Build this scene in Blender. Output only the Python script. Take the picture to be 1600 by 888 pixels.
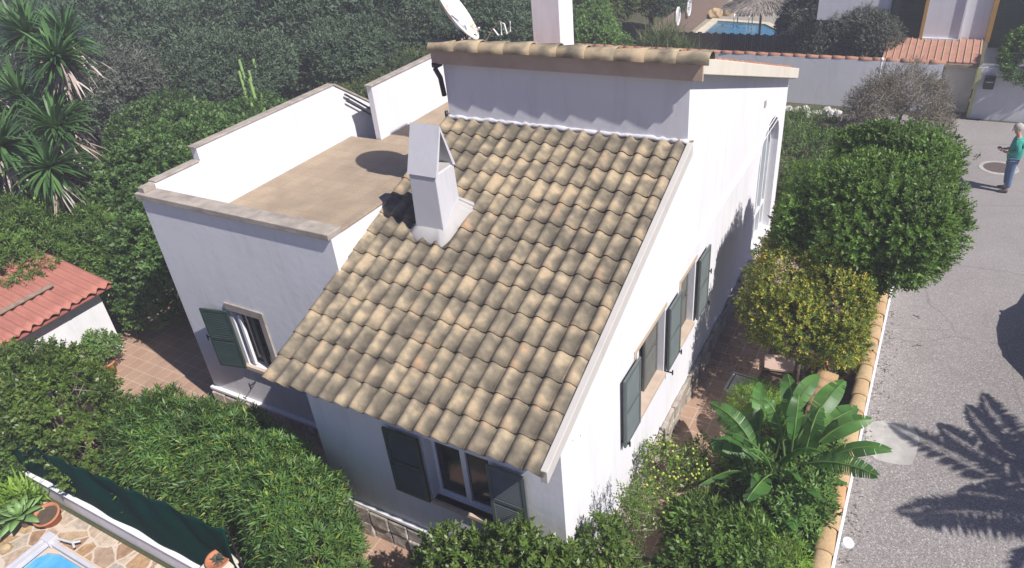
import bpy, bmesh, math, random
import numpy as np
from mathutils import Vector, Matrix, noise
from mathutils.geometry import tessellate_polygon

for o in list(bpy.data.objects): bpy.data.objects.remove(o)
scene = bpy.context.scene
C = scene.collection
rad = math.radians
HAZE = 0.0033

# ------------------------------------------------------------------ camera, light, exposure
cam_d = bpy.data.cameras.new('camera'); cam = bpy.data.objects.new('camera', cam_d); C.objects.link(cam)
Rw = ((0.87037832, 0.48470696, -0.08660684), (0.19414646, -0.49948147, -0.84428989), (-0.45249169, 0.7180372, -0.52884198))
m = Matrix(((Rw[0][0], -Rw[1][0], -Rw[2][0], 2.777), (Rw[0][1], -Rw[1][1], -Rw[2][1], -5.045),
            (Rw[0][2], -Rw[1][2], -Rw[2][2], 8.926), (0, 0, 0, 1)))
cam.matrix_world = m
cam_d.sensor_width = 36; cam_d.lens = 1127.587 / 1600 * 36
cam_d.clip_end = 500
scene.camera = cam
SUN = Vector((4.7, -1.03, 5.45)).normalized()
w = bpy.data.worlds.new('World'); scene.world = w; w.use_nodes = True
nt = w.node_tree; nt.nodes.clear()
sky = nt.nodes.new('ShaderNodeTexSky'); sky.sky_type = 'NISHITA'; sky.sun_disc = False
sky.sun_elevation = math.asin(SUN.z); sky.sun_rotation = math.atan2(SUN.x, SUN.y)
sky.air_density = 1.2; sky.dust_density = 0.3; sky.ozone_density = 4.0
bg = nt.nodes.new('ShaderNodeBackground'); bg.inputs[1].default_value = 0.05
wo = nt.nodes.new('ShaderNodeOutputWorld')
tn = nt.nodes.new('ShaderNodeMix'); tn.data_type = 'RGBA'; tn.blend_type = 'MULTIPLY'; tn.inputs[0].default_value = 1; tn.inputs[7].default_value = (1.0, 0.90, 1.25, 1)
nt.links.new(sky.outputs[0], tn.inputs[6]); nt.links.new(tn.outputs[2], bg.inputs[0]); nt.links.new(bg.outputs[0], wo.inputs[0])
sl = bpy.data.lights.new('sun', 'SUN'); sl.energy = 5.0; sl.angle = rad(0.55); sl.color = (1.0, 0.94, 0.90)
so = bpy.data.objects.new('sun', sl); C.objects.link(so); so.rotation_euler = SUN.to_track_quat('Z', 'Y').to_euler()
scene.view_settings.view_transform = 'Standard'; scene.view_settings.look = 'None'
scene.view_settings.exposure = 0.42; scene.view_settings.gamma = 1

# ------------------------------------------------------------------ materials
def newmat(name):
    mt = bpy.data.materials.new(name); mt.use_nodes = True
    n = mt.node_tree; b = n.nodes['Principled BSDF']
    return mt, n, b
def node(n, t, **k):
    x = n.nodes.new(t)
    for a, v in k.items(): setattr(x, a, v)
    return x
def ramp(n, fac, stops):
    r = n.nodes.new('ShaderNodeValToRGB'); e = r.color_ramp.elements
    while len(e) < len(stops): e.new(0.5)
    for i, (p, c) in enumerate(stops):
        e[i].position = p; e[i].color = (c[0], c[1], c[2], 1) if hasattr(c, '__len__') else (c, c, c, 1)
    n.links.new(fac, r.inputs[0]); return r
def coords(n, scale=(1, 1, 1), kind='Object'):
    tc = n.nodes.new('ShaderNodeTexCoord'); mp = n.nodes.new('ShaderNodeMapping'); mp.inputs['Scale'].default_value = scale
    n.links.new(tc.outputs[kind], mp.inputs[0]); return mp.outputs[0]
def noisetex(n, vec, scale, detail=4, rough=0.55):
    x = n.nodes.new('ShaderNodeTexNoise'); x.inputs['Scale'].default_value = scale
    x.inputs['Detail'].default_value = detail; x.inputs['Roughness'].default_value = rough
    if vec is not None: n.links.new(vec, x.inputs['Vector'])
    return x
def mix(n, fac, a, b, mode='MIX'):
    x = n.nodes.new('ShaderNodeMix'); x.data_type = 'RGBA'; x.blend_type = mode
    for s, v in ((x.inputs[0], fac), (x.inputs[6], a), (x.inputs[7], b)):
        if hasattr(v, 'is_output') or hasattr(v, 'links'): n.links.new(v, s)
        elif hasattr(v, '__len__'): s.default_value = (v[0], v[1], v[2], 1)
        else: s.default_value = v
    return x.outputs[2]
def bump(n, b, h, strength=0.3, dist=0.02):
    x = n.nodes.new('ShaderNodeBump'); x.inputs['Strength'].default_value = strength; x.inputs['Distance'].default_value = dist
    n.links.new(h, x.inputs['Height']); n.links.new(x.outputs[0], b.inputs['Normal'])
def simple(name, c1, c2=None, scale=6, rough=0.8, bmp=0.15, bscale=40, metal=0, dist=0.01, detail=5):
    mt, n, b = newmat(name); v = coords(n)
    c2 = c2 or tuple(x * 0.8 for x in c1)
    t = noisetex(n, v, scale, detail)
    r = ramp(n, t.outputs[0], [(0.3, c1), (0.7, c2)])
    n.links.new(r.outputs[0], b.inputs['Base Color']); b.inputs['Roughness'].default_value = rough; b.inputs['Metallic'].default_value = metal
    if bmp:
        t2 = noisetex(n, v, bscale, 4); bump(n, b, t2.outputs[0], bmp, dist)
    return mt
def plaster(name, base, stain):
    mt, n, b = newmat(name); v = coords(n)
    t = noisetex(n, v, 0.9, 6, 0.6); r = ramp(n, t.outputs[0], [(0.35, 0.0), (0.75, 1.0)])
    vs = coords(n, (3.5, 3.5, 0.5)); t3 = noisetex(n, vs, 1.2, 6, 0.65); r3 = ramp(n, t3.outputs[0], [(0.5, 0.0), (0.8, 0.55)])
    c = mix(n, r.outputs[0], base, tuple(x * 0.93 for x in base)); c = mix(n, r3.outputs[0], c, stain)
    n.links.new(c, b.inputs['Base Color']); b.inputs['Roughness'].default_value = 0.9
    t2 = noisetex(n, v, 7, 6, 0.6); bump(n, b, t2.outputs[0], 0.3, 0.012)
    return mt
M = {}
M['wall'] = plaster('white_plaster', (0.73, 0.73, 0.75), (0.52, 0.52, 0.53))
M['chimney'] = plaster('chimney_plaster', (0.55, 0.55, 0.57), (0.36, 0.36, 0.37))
M['wall_old'] = plaster('weathered_plaster', (0.60, 0.60, 0.62), (0.47, 0.47, 0.46))
M['grey_plaster'] = plaster('grey_mortar', (0.42, 0.41, 0.39), (0.27, 0.26, 0.25))
M['cream'] = plaster('cream_plaster', (0.62, 0.58, 0.48), (0.44, 0.38, 0.28))
M['verge'] = plaster('verge_mortar', (0.50, 0.48, 0.44), (0.38, 0.36, 0.32))
M['coping'] = simple('stone_coping', (0.43, 0.38, 0.32), (0.25, 0.22, 0.185), 5, 0.9, 0.4, 30)
M['fascia'] = simple('beige_fascia', (0.52, 0.40, 0.30), (0.42, 0.31, 0.23), 3, 0.85, 0.2, 30)
M['sill'] = simple('beige_marble_sill', (0.55, 0.45, 0.35), (0.46, 0.36, 0.27), 5, 0.6, 0.05)
M['green_shutter'] = simple('painted_green_wood', (0.115, 0.135, 0.13), (0.09, 0.11, 0.107), 4, 0.5, 0.1, 20)
M['green_dark'] = simple('dark_green_wood', (0.03, 0.055, 0.045), (0.02, 0.04, 0.034), 4, 0.5, 0.1, 20)
M['brown_slats'] = simple('grey_brown_blind', (0.12, 0.12, 0.105), (0.08, 0.08, 0.07), 4, 0.6, 0.1, 20)
M['white_paint'] = simple('white_paint', (0.80, 0.80, 0.80), (0.72, 0.72, 0.73), 4, 0.5, 0.05)
M['wood'] = simple('old_wood', (0.33, 0.27, 0.20), (0.19, 0.15, 0.11), 9, 0.85, 0.4, 30)
M['dark_metal'] = simple('dark_metal', (0.04, 0.04, 0.045), (0.02, 0.02, 0.02), 9, 0.4, 0.0, metal=0.4)
M['steel'] = simple('steel', (0.62, 0.62, 0.64), (0.45, 0.45, 0.47), 9, 0.3, 0.0, metal=0.9)
M['terracotta'] = simple('terracotta', (0.50, 0.20, 0.10), (0.38, 0.14, 0.07), 7, 0.85, 0.2, 30)
M['bark'] = simple('bark', (0.17, 0.13, 0.10), (0.09, 0.07, 0.05), 8, 0.95, 0.8, 30, dist=0.03)
M['twig'] = simple('pale_twigs', (0.30, 0.26, 0.20), (0.20, 0.17, 0.13), 8, 0.95, 0.3, 30)
M['soil'] = simple('soil', (0.11, 0.075, 0.05), (0.06, 0.045, 0.03), 5, 1, 0.8, 25, dist=0.03)
M['white_stone'] = simple('white_stone', (0.6, 0.58, 0.54), (0.42, 0.40, 0.37), 5, 0.9, 0.4, 12)
M['rock'] = simple('ochre_rock', (0.52, 0.40, 0.22), (0.25, 0.17, 0.10), 3, 0.9, 0.8, 12)

def glass():
    mt, n, b = newmat('window_glass'); v = coords(n)
    t = noisetex(n, v, 2, 2); r = ramp(n, t.outputs[0], [(0.3, (0.02, 0.022, 0.025)), (0.7, (0.045, 0.045, 0.05))])
    n.links.new(r.outputs[0], b.inputs['Base Color']); b.inputs['Roughness'].default_value = 0.08
    return mt
M['glass'] = glass()

def tile_mat(name, pale, ochre, grey, dark, islands=True, stain=1.0):
    mt, n, b = newmat(name)
    v = coords(n); g = n.nodes.new('ShaderNodeNewGeometry')
    uv = n.nodes.new('ShaderNodeAttribute'); uv.attribute_name = 'tuv'; sx = n.nodes.new('ShaderNodeSeparateXYZ'); n.links.new(uv.outputs['Vector'], sx.inputs[0])
    # per tile tone
    r0 = ramp(n, g.outputs['Random Per Island'], [(0.0, pale), (0.55, ochre), (0.85, pale), (1.0, (ochre[0] * 1.1, ochre[1] * 0.92, ochre[2] * 0.85))])
    # flamed pigment of the tiles: soft dark patches of uneven shape, shifted from tile to tile
    mp = n.nodes.new('ShaderNodeMapping'); tc = n.nodes.new('ShaderNodeTexCoord'); mp.inputs['Scale'].default_value = (3.3, 4.4, 4.4); mp.inputs['Rotation'].default_value = (0, 0, 0.35)
    n.links.new(tc.outputs['Object'], mp.inputs[0])
    of = n.nodes.new('ShaderNodeVectorMath'); of.operation = 'MULTIPLY_ADD'; of.inputs[1].default_value = (1, 1, 1)
    cx = n.nodes.new('ShaderNodeCombineXYZ'); mu0 = n.nodes.new('ShaderNodeMath'); mu0.operation = 'MULTIPLY'; mu0.inputs[1].default_value = 0.12; n.links.new(g.outputs['Random Per Island'], mu0.inputs[0])
    n.links.new(mu0.outputs[0], cx.inputs[2]); n.links.new(mp.outputs[0], of.inputs[0]); n.links.new(cx.outputs[0], of.inputs[2])
    t1 = noisetex(n, of.outputs[0], 1.0, 3, 0.5); t0 = noisetex(n, v, 0.7, 3, 0.5); t2 = noisetex(n, v, 22, 6, 0.7)
    prof = ramp(n, sx.outputs['Y'], [(0.0, 0.42), (0.25, 0.55), (0.6, 0.60), (0.85, 0.45), (1.0, 0.35)])
    pv = ramp(n, sx.outputs['X'], [(0.0, 0.60), (0.2, 0.40), (0.42, 0.42), (0.68, 0.66), (1.0, 0.62)])
    def addw(a_, b_, w_):
        x_ = n.nodes.new('ShaderNodeMath'); x_.operation = 'MULTIPLY_ADD'; x_.inputs[1].default_value = w_; n.links.new(b_, x_.inputs[0])
        if hasattr(a_, 'links'): n.links.new(a_, x_.inputs[2])
        else: x_.inputs[2].default_value = a_
        return x_.outputs[0]
    sm = addw(addw(addw(addw(addw(0.0, t1.outputs[0], 1.25), prof.outputs[0], 0.45 * stain), pv.outputs[0], 0.55 * stain), t2.outputs[0], 0.22), t0.outputs[0], 0.35)
    sm = addw(sm, g.outputs['Random Per Island'], 0.05)
    r1 = ramp(n, sm, [(0.0, 0.0), (0.62, 0.0), (0.86, 1.0)]); r1.color_ramp.interpolation = 'EASE'
    # ramp input is scaled into 0..1
    mrr = n.nodes.new('ShaderNodeMapRange'); mrr.inputs[1].default_value = 1.16 ; mrr.inputs[2].default_value = 1.66; n.links.new(sm, mrr.inputs[0])
    r1 = ramp(n, mrr.outputs[0], [(0.10, 0.0), (0.62, 0.95)]); r1.color_ramp.interpolation = 'EASE'
    r2 = ramp(n, mrr.outputs[0], [(0.55, 0.0), (1.0, 0.95)])
    c = mix(n, r1.outputs[0], r0.outputs[0], grey); c = mix(n, r2.outputs[0], c, dark)
    r5 = ramp(n, t2.outputs[0], [(0.3, 0.82), (0.7, 1.12)]); c = mix(n, 1.0, c, r5.outputs[0], 'MULTIPLY')
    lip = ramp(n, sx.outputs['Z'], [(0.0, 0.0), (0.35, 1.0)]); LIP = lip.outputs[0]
    # small pale lichen dots and a few yellow ones
    vo = n.nodes.new('ShaderNodeTexVoronoi'); vo.inputs['Scale'].default_value = 17; n.links.new(v, vo.inputs['Vector'])
    rv = ramp(n, vo.outputs['Distance'], [(0.03, 0.7), (0.09, 0.0)]); t4 = noisetex(n, v, 1.5, 2)
    r4 = ramp(n, t4.outputs[0], [(0.55, 0.0), (0.6, 1.0)])
    c = mix(n, mix(n, 1.0, rv.outputs[0], r4.outputs[0], 'MULTIPLY'), c, (0.42, 0.42, 0.34))
    c = mix(n, LIP, c, (0.10, 0.05, 0.03))  # rusty lip, darkened further for the shade in the course gap
    n.links.new(c, b.inputs['Base Color']); b.inputs['Roughness'].default_value = 0.92
    bump(n, b, t2.outputs[0], 0.35, 0.008)
    return mt
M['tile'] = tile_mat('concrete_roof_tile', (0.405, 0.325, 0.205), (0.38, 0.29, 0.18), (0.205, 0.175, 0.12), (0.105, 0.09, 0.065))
M['coping_tile'] = tile_mat('coping_tile', (0.46, 0.34, 0.19), (0.44, 0.29, 0.15), (0.28, 0.22, 0.14), (0.16, 0.13, 0.09), stain=0.45)
M['red_tile'] = tile_mat('old_red_tile', (0.42, 0.22, 0.14), (0.36, 0.17, 0.10), (0.25, 0.16, 0.11), (0.14, 0.1, 0.07), stain=0.3)

def shingle(name, tile, c1, c2, grout, ang=0, off=0.5, gs=0.02, rough=0.8, stain=0.35, bumpy=0.3, w=1.0, h=1.0):
    mt, n, b = newmat(name)
    tc = n.nodes.new('ShaderNodeTexCoord'); mp = n.nodes.new('ShaderNodeMapping'); mp.inputs['Rotation'].default_value = (0, 0, ang)
    n.links.new(tc.outputs['Object'], mp.inputs[0])
    br = n.nodes.new('ShaderNodeTexBrick'); br.offset = off
    br.inputs['Color1'].default_value = (*c1, 1); br.inputs['Color2'].default_value = (*c2, 1); br.inputs['Mortar'].default_value = (*grout, 1)
    br.inputs['Scale'].default_value = 1 / tile; br.inputs['Mortar Size'].default_value = gs; br.inputs['Brick Width'].default_value = w; br.inputs['Row Height'].default_value = h
    br.inputs['Mortar Smooth'].default_value = 0.3
    n.links.new(mp.outputs[0], br.inputs['Vector'])
    t = noisetex(n, tc.outputs['Object'], 1.6, 6, 0.6); r = ramp(n, t.outputs[0], [(0.4, 0.0), (0.75, stain)])
    c = mix(n, r.outputs[0], br.outputs[0], tuple(x * 0.45 for x in c1))
    t2 = noisetex(n, tc.outputs['Object'], 30, 5, 0.7); r2 = ramp(n, t2.outputs[0], [(0.3, 0.8), (0.7, 1.1)])
    c = mix(n, 1.0, c, r2.outputs[0], 'MULTIPLY')
    n.links.new(c, b.inputs['Base Color']); b.inputs['Roughness'].default_value = rough
    bump(n, b, br.outputs[1], -bumpy, 0.005)
    return mt
M['paving'] = shingle('terracotta_paving', 0.29, (0.41, 0.27, 0.19), (0.35, 0.225, 0.155), (0.50, 0.40, 0.32), 0.0, 0.0, 0.03)
M['terrace'] = shingle('terrace_tiles', 0.31, (0.38, 0.30, 0.21), (0.34, 0.265, 0.185), (0.29, 0.225, 0.155), 0, 0.0, 0.022, stain=0.5)

def crazy():
    mt, n, b = newmat('crazy_paving'); v = coords(n)
    t0 = noisetex(n, v, 2.5, 3); vv = mix(n, 0.12, v, t0.outputs['Color'])
    vo = n.nodes.new('ShaderNodeTexVoronoi'); vo.inputs['Scale'].default_value = 3.4; n.links.new(vv, vo.inputs['Vector'])
    ve = n.nodes.new('ShaderNodeTexVoronoi'); ve.feature = 'DISTANCE_TO_EDGE'; ve.inputs['Scale'].default_value = 3.4; n.links.new(vv, ve.inputs['Vector'])
    sx = n.nodes.new('ShaderNodeSeparateColor'); n.links.new(vo.outputs['Color'], sx.inputs[0])
    r = ramp(n, sx.outputs[0], [(0.0, (0.42, 0.27, 0.14)), (0.3, (0.30, 0.19, 0.12)), (0.55, (0.52, 0.42, 0.31)), (0.8, (0.36, 0.33, 0.28)), (1.0, (0.5, 0.34, 0.17))])
    t = noisetex(n, v, 9, 6, 0.7); r2 = ramp(n, t.outputs[0], [(0.3, 0.55), (0.7, 1.25)])
    c = mix(n, 1.0, r.outputs[0], r2.outputs[0], 'MULTIPLY')
    re = ramp(n, ve.outputs[0], [(0.03, 1.0), (0.06, 0.0)]); c = mix(n, re.outputs[0], c, (0.55, 0.47, 0.37))
    n.links.new(c, b.inputs['Base Color']); b.inputs['Roughness'].default_value = 0.85
    bump(n, b, re.outputs[0], -0.5, 0.01); return mt
M['crazy'] = crazy()
def stonewall():
    mt, n, b = newmat('rough_stone_plinth'); v = coords(n)
    vo = n.nodes.new('ShaderNodeTexVoronoi'); vo.inputs['Scale'].default_value = 4.5; n.links.new(v, vo.inputs['Vector'])
    t = noisetex(n, v, 10, 6, 0.7)
    sx = n.nodes.new('ShaderNodeSeparateColor'); n.links.new(vo.outputs['Color'], sx.inputs[0])
    r = ramp(n, sx.outputs[0], [(0.0, (0.40, 0.34, 0.28)), (0.5, (0.52, 0.47, 0.40)), (1.0, (0.30, 0.26, 0.22))])
    r2 = ramp(n, t.outputs[0], [(0.3, 0.6), (0.7, 1.1)]); c = mix(n, 1.0, r.outputs[0], r2.outputs[0], 'MULTIPLY')
    n.links.new(c, b.inputs['Base Color']); b.inputs['Roughness'].default_value = 0.95
    ad = n.nodes.new('ShaderNodeMath'); ad.operation = 'ADD'; n.links.new(vo.outputs['Distance'], ad.inputs[0]); n.links.new(t.outputs[0], ad.inputs[1])
    bump(n, b, ad.outputs[0], 0.9, 0.05); return mt
M['stone'] = stonewall()
def asphalt():
    mt, n, b = newmat('old_asphalt'); v = coords(n)
    t = noisetex(n, v, 0.45, 6, 0.6); r = ramp(n, t.outputs[0], [(0.3, (0.225, 0.208, 0.195)), (0.7, (0.285, 0.265, 0.25))])
    vo = n.nodes.new('ShaderNodeTexVoronoi'); vo.inputs['Scale'].default_value = 58; n.links.new(v, vo.inputs['Vector'])
    sx = n.nodes.new('ShaderNodeSeparateColor'); n.links.new(vo.outputs['Color'], sx.inputs[0])
    r2 = ramp(n, sx.outputs[0], [(0.0, 0.62), (0.6, 0.95), (0.84, 1.05), (0.94, 1.3), (1.0, 1.7)])
    # worn smoother towards the far end of the lane
    sp = n.nodes.new('ShaderNodeSeparateXYZ'); n.links.new(v, sp.inputs[0])
    mr = n.nodes.new('ShaderNodeMapRange'); mr.inputs[1].default_value = 6; mr.inputs[2].default_value = 13; mr.inputs[3].default_value = 1; mr.inputs[4].default_value = 0.3
    n.links.new(sp.outputs['Y'], mr.inputs[0])
    c0 = mix(n, mr.outputs[0], (1, 1, 1), r2.outputs[0]); c = mix(n, 1.0, r.outputs[0], c0, 'MULTIPLY')
    t5 = noisetex(n, v, 70, 3, 0.8); r5 = ramp(n, t5.outputs[0], [(0.3, 0.75), (0.7, 1.2)]); c = mix(n, 1.0, c, r5.outputs[0], 'MULTIPLY')
    t3 = noisetex(n, v, 1.1, 7, 0.75); r3 = ramp(n, t3.outputs[0], [(0.58, 0.0), (0.72, 0.6)]); c = mix(n, r3.outputs[0], c, (0.19, 0.175, 0.17))
    tw = noisetex(n, v, 1.3, 3); vw = mix(n, 0.25, v, tw.outputs['Color']); vc = n.nodes.new('ShaderNodeTexVoronoi'); vc.feature = 'DISTANCE_TO_EDGE'; vc.inputs['Scale'].default_value = 0.42; n.links.new(vw, vc.inputs['Vector'])
    rc = ramp(n, vc.outputs[0], [(0.0, 0.5), (0.005, 0.0)]); c = mix(n, rc.outputs[0], c, (0.11, 0.10, 0.10))
    n.links.new(c, b.inputs['Base Color']); b.inputs['Roughness'].default_value = 0.9
    bump(n, b, vo.outputs['Distance'], 0.5, 0.01); return mt
M['asphalt'] = asphalt()
M['concrete'] = simple('concrete_patch', (0.42, 0.41, 0.37), (0.28, 0.27, 0.25), 4, 0.9, 0.3, 30)
M['concrete_dark'] = simple('dark_patch', (0.17, 0.17, 0.17), (0.12, 0.12, 0.12), 5, 0.9, 0.3, 60)
M['earth'] = simple('dry_earth', (0.10, 0.085, 0.045), (0.045, 0.06, 0.025), 0.6, 1, 0.6, 9, dist=0.05)

def leafmat(name, cols, rough=0.45, trans=0.25, patch=2.0, spec=0.4):
    mt, n, b = newmat(name); g = n.nodes.new('ShaderNodeNewGeometry')
    k = len(cols) - 1
    r = ramp(n, g.outputs['Random Per Island'], [(i / k, c) for i, c in enumerate(cols)])
    v = coords(n); t = noisetex(n, v, patch, 3); r2 = ramp(n, t.outputs[0], [(0.32, 0.65), (0.68, 1.3)])
    c = mix(n, 1.0, r.outputs[0], r2.outputs[0], 'MULTIPLY')
    n.links.new(c, b.inputs['Base Color']); b.inputs['Roughness'].default_value = rough
    b.inputs['Specular IOR Level'].default_value = spec
    tr = n.nodes.new('ShaderNodeBsdfTranslucent'); c2 = mix(n, 1.0, c, (1.5, 1.6, 0.7), 'MULTIPLY'); n.links.new(c2, tr.inputs[0])
    ms = n.nodes.new('ShaderNodeMixShader'); ms.inputs[0].default_value = trans
    n.links.new(b.outputs[0], ms.inputs[1]); n.links.new(tr.outputs[0], ms.inputs[2])
    n.links.new(ms.outputs[0], n.nodes['Material Output'].inputs[0]); return mt
G1 = [(0.035, 0.085, 0.02), (0.06, 0.13, 0.03), (0.09, 0.17, 0.045), (0.045, 0.10, 0.03)]
M['leaf_oleander'] = leafmat('oleander_leaf', [(0.05, 0.125, 0.022), (0.09, 0.19, 0.035), (0.13, 0.235, 0.045), (0.05, 0.12, 0.045), (0.08, 0.18, 0.04), (0.07, 0.155, 0.03), (0.16, 0.26, 0.05), (0.11, 0.20, 0.035), (0.05, 0.12, 0.03), (0.30, 0.34, 0.05)], 0.5)
M['leaf_laurel'] = leafmat('laurel_leaf', [(0.055, 0.105, 0.02), (0.095, 0.16, 0.03), (0.12, 0.195, 0.035), (0.07, 0.125, 0.022), (0.19, 0.24, 0.05)], 0.4)
M['leaf_dark'] = leafmat('dark_glossy_leaf', [(0.055, 0.12, 0.018), (0.085, 0.17, 0.025), (0.12, 0.205, 0.035), (0.06, 0.125, 0.022), (0.17, 0.26, 0.05)], 0.5)
M['leaf_yellow'] = leafmat('yellowing_leaf', [(0.06, 0.12, 0.02), (0.10, 0.17, 0.03), (0.15, 0.21, 0.03), (0.07, 0.13, 0.025), (0.12, 0.19, 0.03), (0.24, 0.27, 0.04), (0.36, 0.34, 0.045), (0.42, 0.37, 0.05), (0.55, 0.42, 0.05)], 0.5, 0.25)
M['leaf_ivy'] = leafmat('creeper_leaf', [(0.04, 0.10, 0.025), (0.08, 0.16, 0.04), (0.12, 0.21, 0.055), (0.055, 0.12, 0.03), (0.17, 0.27, 0.07)], 0.5)
M['leaf_wood'] = leafmat('woodland_leaf', [(0.045, 0.085, 0.045), (0.065, 0.11, 0.055), (0.10, 0.145, 0.085), (0.05, 0.09, 0.05)], 0.6, 0.15, 0.5)
M['leaf_wood2'] = leafmat('grey_green_leaf', [(0.06, 0.08, 0.06), (0.09, 0.11, 0.08), (0.13, 0.14, 0.11), (0.07, 0.085, 0.07)], 0.6, 0.15, 0.5)
M['leaf_bright'] = leafmat('bright_leaf', [(0.07, 0.15, 0.03), (0.12, 0.23, 0.05), (0.17, 0.28, 0.07), (0.08, 0.16, 0.04)], 0.5)
M['leaf_pine'] = leafmat('needle_leaf', [(0.05, 0.09, 0.02), (0.08, 0.12, 0.03), (0.12, 0.15, 0.05), (0.06, 0.09, 0.03)], 0.6, 0.15)
M['leaf_dry'] = leafmat('dry_leaf', [(0.10, 0.09, 0.06), (0.15, 0.13, 0.09), (0.07, 0.075, 0.05), (0.19, 0.17, 0.13)], 0.7, 0.15)
M['leaf_banana'] = leafmat('paddle_leaf', [(0.035, 0.10, 0.02), (0.055, 0.15, 0.03), (0.085, 0.20, 0.04)], 0.45, 0.25, 3)
M['leaf_yucca'] = leafmat('sword_leaf', [(0.04, 0.10, 0.03), (0.06, 0.14, 0.04), (0.10, 0.20, 0.06), (0.045, 0.10, 0.035)], 0.35, 0.15, 1)
M['leaf_dead'] = leafmat('dead_frond', [(0.45, 0.38, 0.33), (0.60, 0.52, 0.47), (0.35, 0.27, 0.2)], 0.8, 0.15)
M['leaf_agave'] = leafmat('agave_leaf', [(0.17, 0.30, 0.09), (0.22, 0.36, 0.12), (0.15, 0.27, 0.10)], 0.45, 0.2, 3)
M['leaf_lime'] = leafmat('lime_leaf', [(0.16, 0.30, 0.04), (0.25, 0.40, 0.06), (0.20, 0.33, 0.05)], 0.5, 0.3, 3)
M['fruit'] = simple('yellow_green_fruit', (0.45, 0.50, 0.08), (0.35, 0.42, 0.07), 20, 0.5, 0)
M['orange_fruit'] = simple('orange_berries', (0.65, 0.38, 0.03), (0.6, 0.28, 0.02), 20, 0.5, 0)

# ------------------------------------------------------------------ mesh helpers
def link(o, parent=None):
    C.objects.link(o)
    if parent is not None: o.parent = parent
    return o
def tag(o, label=None, cat=None, group=None, kind=None):
    if label: o['label'] = label
    if cat: o['category'] = cat
    if group: o['group'] = group
    if kind: o['kind'] = kind
    return o
def empty(name, loc, label, cat, group=None, rz=0):
    o = bpy.data.objects.new(name, None); o.location = loc; o.rotation_euler = (0, 0, rz); o.empty_display_size = 0.3; C.objects.link(o)
    return tag(o, label, cat, group)
def build(name, verts, faces, mat, parent=None, smooth=False, loc=None, attr=None):
    me = bpy.data.meshes.new(name); me.from_pydata([tuple(v) for v in verts], [], faces)
    if isinstance(mat, (list, tuple)):
        for q in mat: me.materials.append(q)
    else: me.materials.append(mat)
    if smooth: me.shade_smooth()
    if attr is not None:
        a = me.attributes.new('tuv', 'FLOAT_VECTOR', 'POINT'); a.data.foreach_set('vector', np.asarray(attr, dtype=np.float32).ravel())
    me.update(); o = bpy.data.objects.new(name, me)
    if loc is not None: o.location = loc
    return link(o, parent)
def np_quads(name, V, mat, parent=None, F=None):
    """V (n*4,3) -> n quads (or F given)"""
    V = np.asarray(V, dtype=np.float32).reshape(-1, 3); me = bpy.data.meshes.new(name)
    if F is None: F = np.arange(len(V), dtype=np.int32).reshape(-1, 4)
    F = np.asarray(F, dtype=np.int32)
    me.vertices.add(len(V)); me.vertices.foreach_set('co', V.ravel())
    me.loops.add(F.size); me.loops.foreach_set('vertex_index', F.ravel())
    me.polygons.add(len(F)); me.polygons.foreach_set('loop_start', np.arange(len(F), dtype=np.int32) * F.shape[1])
    me.polygons.foreach_set('loop_total', np.full(len(F), F.shape[1], dtype=np.int32))
    me.update(calc_edges=True); me.materials.append(mat)
    o = bpy.data.objects.new(name, me); return link(o, parent)
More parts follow.
